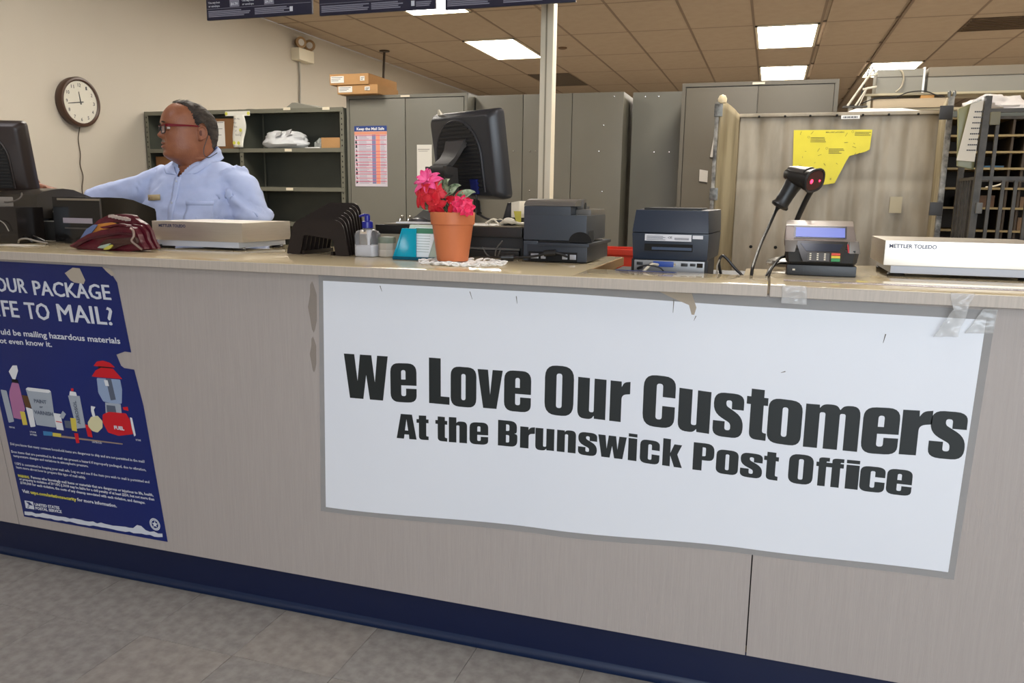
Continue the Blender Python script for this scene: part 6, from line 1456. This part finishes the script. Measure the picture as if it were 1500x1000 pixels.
# arms, legs
limb(body, [(-2.21, 2.94, 1.29), (-2.125, 2.92, 1.17), (-2.085, 2.89, 1.04), (-2.12, 2.76, .965), (-2.17, 2.66, .935)], [.050, .050, .044, .038, .029])
limb(body, [(-2.60, 2.93, 1.27), (-2.76, 2.87, 1.215), (-2.925, 2.81, 1.165), (-2.915, 2.70, 1.195), (-2.905, 2.585, 1.232)], [.048, .046, .042, .038, .028])
for sd in (-1, 1):
    limb(body, [(cx+sd*.10, 2.93, .92), (cx+sd*.11, 2.92, .50), (cx+sd*.115, 2.94, .08)], [.10, .066, .045])
    body.loft([ell((cx+sd*.115, y, .045), .038*s, .03*s, 12) for y, s in ((2.95, 1), (2.94, .9))])
    body.tube([(cx+sd*.115, 2.99, .05), (cx+sd*.12, 2.90, .045), (cx+sd*.125, 2.78, .03)], [.035, .038, .025], 12)
def hand_(mb, wr, d, side, nrm, curl, s=1.0):
    """palm and five fingers. d: direction, side: towards the thumb, nrm: back of the hand"""
    d, side, nrm = V(*d).normalized(), V(*side).normalized(), V(*nrm).normalized(); wr = V(*wr)
    side = (side-d*side.dot(d)).normalized(); nrm = d.cross(side) if d.cross(side).dot(nrm) > 0 else -d.cross(side)
    def sec(t_, w_, h_): return [wr+d*t_+side*(w_*abs(cos(a))**.8*(1 if cos(a) > 0 else -1))+nrm*(h_*sin(a)) for a in [2*pi*i/14 for i in range(14)]]
    mb.loft([sec(-.015*s, .025*s, .020*s), sec(.01*s, .028*s, .018*s), sec(.045*s, .038*s, .016*s), (sec(.085*s, .041*s, .014*s)), sec(.095*s, .036*s, .010*s)])
    for k, (o, L, r) in enumerate(((.030, .070, .0095), (.010, .080, .0098), (-.010, .075, .0094), (-.029, .058, .0085))):
        p = wr+d*.078*s+side*o*s; q_ = d.copy(); pts = [p]; rr = [r*1.05*s]
        for j, f_ in enumerate((.45, .32, .25)):
            q_ = (q_*cos(curl[j])-nrm*sin(curl[j])).normalized(); p = p+q_*(L*f_+.012*(j == 0))*s; pts.append(p); rr.append(r*s*(1-.1*(j+1)))
        limb(mb, pts, rr, 9)
    p = wr+d*.018*s+side*.024*s; a = (d*.7+side*.75-nrm*.25).normalized(); b_ = (d*.9+side*.3-nrm*.3).normalized()
    limb(mb, [p, p+a*.038*s, p+a*.038*s+b_*.030*s, p+a*.038*s+b_*.052*s], [.014*s, .0125*s, .0105*s, .0085*s], 9)
hand_(body, (-2.905, 2.585, 1.232), (-.78, -.45, .22), (-.1, -.2, .9), (.45, -.8, .2), (.3, .5, .4))
hand_(body, (-2.17, 2.66, .935), (-.3, -.75, -.35), (-.8, .3, 0), (.1, -.3, .9), (.3, .4, .3))
ob = body.build('body', SKIN, pr, auto=False)
def remesh(o, vx, smooth=2, fac=.5):
    m_ = o.modifiers.new('remesh', 'REMESH'); m_.mode = 'VOXEL'; m_.voxel_size = vx; m_.use_smooth_shade = True
    s_ = o.modifiers.new('smooth', 'SMOOTH'); s_.iterations = smooth; s_.factor = fac
    dg = bpy.context.evaluated_depsgraph_get(); me = bpy.data.meshes.new_from_object(o.evaluated_get(dg))
    me.name = o.name; o.modifiers.clear(); old = o.data; o.data = me; bpy.data.meshes.remove(old)
    return o
remesh(ob, .0028, 2, .4)

# shirt: torso and sleeves in one surface, opened at the neck
sh_ = MB()
sh_.loft([ell((cx, y, z), a, b_, 40) for z, a, b_, y in TS])
limb(sh_, [(-2.24, 2.945, 1.285), (-2.155, 2.925, 1.215), (-2.105, 2.905, 1.12), (-2.092, 2.885, 1.03)], [.078, .078, .074, .066], 22)
limb(sh_, [(-2.56, 2.94, 1.275), (-2.68, 2.90, 1.238), (-2.79, 2.862, 1.212), (-2.885, 2.825, 1.178)], [.080, .070, .064, .061], 22)
so = sh_.build('shirt', SHIRT, pr, auto=False)
remesh(so, .0065, 6, .6)
me = so.data
for v in me.vertices:
    p = v.co; n_ = v.normal
    # broad folds: diagonal from the armpit and across the sleeve
    w0 = noise.noise(V(p.x*30+p.z*22, p.y*20, p.z*30-p.x*24))
    w1 = noise.noise(V(p.x*6+p.z*5, p.y*4, p.z*13-p.x*9)); w2 = noise.noise(V(p.x*16, p.y*12, p.z*26+5))
    k = .017*w1+.0105*w2+.0030*w0
    d1 = (p.x+2.09)*.55+(p.z-1.16)*.83   # crease across the near sleeve
    if p.x > -2.2: k += .009*G(d1, .013)-.007*G(d1-.028, .014)
    d2 = abs(p.x+2.20+(1.20-p.z)*.12)
    if 1.06 < p.z < 1.24 and p.y < 2.92: k -= .009*G(d2, .013)*G(p.z-1.14, .07)
    d3 = (p.z-1.235)-(p.x+2.66)*.25
    if p.x < -2.60: k *= .65
    v.co = p+n_*k
bm = bmesh.new(); bm.from_mesh(me)
bmesh.ops.smooth_vert(bm, verts=bm.verts[:], factor=.5, use_axis_x=True, use_axis_y=True, use_axis_z=True)
VX, VZ = -2.405, 1.290
dl = [f for f in bm.faces if (c_ := f.calc_center_median()).y < 2.93 and c_.z > VZ and abs(c_.x-VX) < (c_.z-VZ)*.62]
dl += [f for f in bm.faces if (c_ := f.calc_center_median()).z > 1.355 and (c_.x-NB.x)**2+(c_.y-NB.y)**2 < .070**2 and f not in set(dl)]
bmesh.ops.delete(bm, geom=list(set(dl)), context='FACES')
bm.to_mesh(me); bm.free()
for p in me.polygons: p.use_smooth = True
me2 = so.data; tree = BVHTree.FromPolygons([v.co.copy() for v in me2.vertices], [tuple(p.vertices) for p in me2.polygons])
def on_shirt(x, z, off=.002, y0=2.3):
    h_ = tree.ray_cast(V(x, y0, z), V(0, 1, 0))
    return (h_[0]+h_[1]*(off if h_[1].y < 0 else -off)) if h_[0] is not None else V(x, 2.8, z)
def patch(name, x0, x1, z0, z1, M_, off, nu=5, nv=12, th=.001, tilt=0):
    f = lambda u, v: on_shirt(x0+(x1-x0)*u+tilt*(v-.5), z0+(z1-z0)*v, off)
    return MB().grid(f, nu, nv).build(name, M_, so, thick=th)
patch('placket', VX-.014, VX+.018, .90, VZ+.004, SHIRT, .0012, 4, 30, .0012)
for z in (1.276, 1.185, 1.10, 1.01):
    c = on_shirt(VX+.002, z, .0045); MB().lathe([(.0055, 0), (.0055, .0015), (.004, .002), (0, .0015)], c, 14, M=RX(pi/2)).build('button', mat('button_pearl', (206, 214, 232), .25), so)
pk = patch('chest_pocket', -2.335, -2.225, 1.085, 1.195, SHIRT, .0010, 8, 8, .0010)
patch('pocket_hem', -2.336, -2.224, 1.178, 1.197, SHIRT, .0016, 8, 3, .0008)
bd = MB().grid(lambda u, v: on_shirt(-2.535+.066*u, 1.192+.003*u, .006)+V(0, 0, .024*v), 3, 3).build('name_badge', mat('badge_gold', (186, 166, 124), .4, .1), so, thick=.002)
q = MB(); b0 = on_shirt(-2.535, 1.192, .0078)
put_text(q, 'NAME', b0+V(.033, -.001, .008), V(1, .0, .04).normalized(), V(0, 0, 1), .006, .022, .01, res=1) if False else None
q.hexa([tuple(b0+V(*p)) for p in ((.004, -.001, .006), (.020, -.001, .006), (.020, 0, .006), (.004, 0, .006), (.010, -.001, .018), (.024, -.001, .018), (.024, 0, .018), (.010, 0, .018))])
for k in range(4): q.hexa([tuple(b0+V(.034+.006*k+dx, dy, .010+dz)) for dz in (0, .005) for dx, dy in ((0, -.002), (.0035, -.002), (.0035, -.001), (0, -.001))])
q.build('badge_print', mat('badge_ink', (70, 56, 44), .5), bd)
# collar
def collar_pt(ph, v):
    """ph in radians from the front (-y); v 0 = fold line, 1 = outer edge"""
    s_, c_ = sin(ph), cos(ph); fr = ((1+c_)/2)**3
    a, b_ = .083, .086+.022*fr
    zt = 1.290+.140*((1-c_)/2)**.48+.016*s_*(1-fr)
    p0 = V(NB.x-.008*fr+a*s_, NB.y-b_*c_, zt)
    ph2 = ph+(.62 if ph > 0 else -.62)*fr; a2, b2 = .106+.014*fr, .110+.014*fr
    p1 = V(NB.x-.008*fr+a2*sin(ph2), NB.y-b2*cos(ph2), zt-.046+.056*fr)
    if fr > .3:
        g_ = on_shirt(p1.x, p1.z, .006); p1 = p1.lerp(V(p1.x, min(p1.y, g_.y), p1.z), 1)
    m_ = p0.lerp(p1, v); m_ += V(s_, -c_, .5)*.0045*sin(pi*min(1, v*1.6))
    return m_
for sgn, nm in ((1, 'collar'),):
    def cf(u, v): return collar_pt(radians(-172+344*u) if False else radians(9+342*u) if u <= 1 else 0, v)
    def cf(u, v):
        ph = radians(8+344*u); ph = ph if ph <= pi else ph-2*pi
        return collar_pt(ph, v)
    MB().grid(cf, 80, 8).build('collar', SHIRT, so, thick=.0018)
def band(u, v):
    ph = radians(4+352*u); ph = ph if ph <= pi else ph-2*pi
    p = collar_pt(ph, 0); return p+V(-sin(ph), cos(ph), 0)*.003*(1-v)+V(0, 0, -.034*(1-v))
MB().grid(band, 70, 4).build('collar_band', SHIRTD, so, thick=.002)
# trousers and shoes (hidden by the counter)
q = MB().loft([ell((cx, 2.915, z), a, b_, 32) for z, a, b_ in ((.80, .215, .168), (.93, .232, .182), (.96, .228, .178))])
for sd in (-1, 1): limb(q, [(cx+sd*.105, 2.925, .86), (cx+sd*.112, 2.92, .5), (cx+sd*.118, 2.935, .09)], [.118, .092, .078], 18)
q.build('trousers', NAV, pr)
for sd in (-1, 1):
    MB().tube([(cx+sd*.118, 3.0, .045), (cx+sd*.12, 2.93, .050), (cx+sd*.124, 2.84, .045), (cx+sd*.128, 2.74, .035)], [.038, .045, .046, .030], 14).build('shoe', BLACK, pr)

for sd in (-1, 1):
    MB().lathe([(0, .0015), (.0065, .001), (.008, -.001)], H(-.0265, sd*.0905, -.018), 14, M=(hl*sd).to_track_quat('Z', 'Y').to_matrix().to_4x4(), sy=1.5).build('ear_hollow_shade', mat('ear_shadow_skin', (98, 54, 40), .6), pr)  # darker skin disc on each ear: shade of the hollow put into the colour
# hair: shell over the head, following the hairline
HAIR = mat('greying_hair', (30, 24, 21), .75, noise_s=22, noise_a=.6, col2=(82, 72, 62), stretch=(1, 1, 3), bump=1.0, bump_s=120)
def hairline(z):  # local x in front of which there is skin
    return interp([(-.085, -.075), (-.06, -.074), (-.035, -.066), (-.015, -.050), (-.004, -.038), (.004, -.018), (.012, -.012), (.03, -.002), (.06, .004), (.085, .016), (.100, .034), (.108, .060), (.12, .08)], z)
hm = MB()
NH = 220; NZ = 120
def hp(u, v):
    p_ = 2*pi*u; z = -.083+.2005*v
    l = head_local(p_, z); d = hairline(z)-l.x
    k = max(0, min(1, d/.022)); kb = max(0, min(1, (z+.083)/.03))
    thin = 1-.55*G(z-.115, .02)
    n_ = noise.noise(V(l.x*55, l.y*55, z*90))
    return HV(head_local(p_, z, (-.001+.0095*k**.6*kb**.7*thin+.0022*n_*k)))
def hmask(u, v):
    z = -.083+.2005*v; l = head_local(2*pi*u, z)
    ear = (l.x+.030)**2/.019**2+(z+.014)**2/.034**2 < 1
    return l.x < hairline(z)+.003*noise.noise(V(z*120, l.y*120, 0)) and not ear
hm.grid(hp, NH, NZ, mask=hmask)
hm.build('hair', HAIR, pr)
q = MB()
random.seed(9)
for k in range(420):   # short strands along the hairline and crown
    th = random.uniform(-2.4, 2.4); z = random.uniform(.02, .114)
    l = head_local(th, z)
    if not (hairline(z)-.05 < l.x < hairline(z)+.004): continue
    p = HV(head_local(th, z, .003)); d = (-hf*.8+hup*.15+hl*random.uniform(-.4, .4)).normalized()
    e = p+d*random.uniform(.012, .026)+ (HV(head_local(th, z, .012))-p)*.6
    q.tube([p, p.lerp(e, .5)+(HV(head_local(th, z, .012))-p)*.3, e], [.0009, .0008, .0003], 3)
o = q.build('hair_strands', mat('hair_strand', (70, 60, 54), .7), pr); o['kind'] = 'stuff'
def face_patch(name, th0, th1, z0, z1, off, M_, nu=16, nv=6, shape=None):
    def f(u, v):
        e = sin(pi*u)**.6; zc = (z0+z1)/2; z = zc+(v-.5)*(z1-z0)*e
        if shape: z += shape(u)
        return HV(head_local(th0+(th1-th0)*u, z, off))
    return MB().grid(f, nu, nv).build(name, M_, pr)
LIP = mat('lip', (150, 88, 72), .45)
face_patch('upper_lip', -.23, .23, -.0625, -.054, .0009, LIP); face_patch('lower_lip', -.21, .21, -.078, -.066, .0009, LIP)
GH = mat('grey_bristle', (120, 104, 92), .9, noise_s=60, noise_a=.8, col2=(170, 150, 134), alpha=.75)
face_patch('moustache', -.30, .30, -.054, -.042, .0012, GH, shape=lambda u: -.006*abs(2*u-1)**2)
for sd in (-1, 1): face_patch('eyebrow', sd*.16, sd*.50, .026, .033, .0018, mat('brow_hair', (58, 46, 38), .8), shape=lambda u: -.004*u)
for sd in (-1, 1):
    c = H(.0865, sd*.032, .003)
    e = MB().lathe([(.0118*sin(pi*i/12), -.0118*cos(pi*i/12)) for i in range(13)], c, 20).build('eye', mat('eye_white', (206, 196, 188), .2), pr)
    Mh = hf.to_track_quat('Z', 'Y').to_matrix().to_4x4()
    MB().lathe([(0, .0124), (.003, .0122), (.0052, .0112)], c, 16, M=Mh).build('iris', mat('iris_brown', (46, 28, 18), .15), e)
    for up_ in (0, 1):
        q = MB()
        def lidf(u, v, up_=up_):
            a = radians(-80+160*u); el = radians((72-52*v) if up_ else (-70+48*v))
            d = hf*(cos(el)*cos(a))+hl*(cos(el)*sin(a))+hup*sin(el); return c+d*.0128
        q.grid(lidf, 12, 5).build('eyelid', SKIN, pr)
# glasses
GR = mat('glasses_red', (112, 8, 24), .5, spec=.2); GB = mat('glasses_black', (26, 22, 24), .3)
gl = MB().tube([H(.116, -.008, .006), H(.1185, 0, .009), H(.116, .008, .006)], .0016, 8).build('glasses', GB, pr)
for sd in (-1, 1):
    ctr = V(.114, sd*.031, -.003)
    pts = []
    for px_, pz in rpoly([(-.022, -.016, .009), (-.022, .016, .005), (.023, .017, .005), (.021, -.015, .010)], 4):
        pts.append(H(ctr.x-.010*((px_)/.023)*1-.002 if False else ctr.x-.22*max(0, px_+.005), ctr.y+sd*px_, ctr.z+pz))
    MB().tube(pts, .0020, 6, closed=True).build('rim', GB, gl)
    q = MB(); q._add(pts, [tuple(range(len(pts)))]); q.build('lens', mat('lens_glass', (226, 232, 236), .04, alpha=.22, spec=1), gl)
    MB().tube([H(ctr.x-.22*max(0, k+.005)+.0005, ctr.y+sd*k, ctr.z+.0165) for k in (-.020, -.01, 0, .01, .022)], .0026, 6).build('top_bar', GR, gl)
    q = MB()
    P_ = [H(.107, sd*.0545, .012), H(.100, sd*.066, .013), H(.07, sd*.0765, .012), H(.03, sd*.0835, .0115), H(.0, sd*.0855, .011), H(-.020, sd*.0855, .009)]
    q.loft([[p+hup*h_ + hl*w_ for h_, w_ in ((-a, -.001), (-a, .001), (a, .001), (a, -.001))] for p, a in zip(P_, (.0052, .0058, .0048, .0036, .0028, .0026))])
    q.build('temple', GR, gl)
    MB().tube(bez([H(-.018, sd*.0858, .009), H(-.032, sd*.088, .008), H(-.044, sd*.089, -.004), H(-.050, sd*.088, -.020)], 4), .002, 6).build('temple_tip', GB, gl)
cd = [H(-.050, .089, -.015), H(-.052, .0915, -.028), H(-.042, .090, -.055), H(-.032, .086, -.085), H(-.033, .085, -.108), H(-.047, .086, -.119), H(-.065, .082, -.112), H(-.09, .074, -.098)]
MB().tube(bez(cd, 5), .0016, 6).build('glasses_cord', GB, gl)
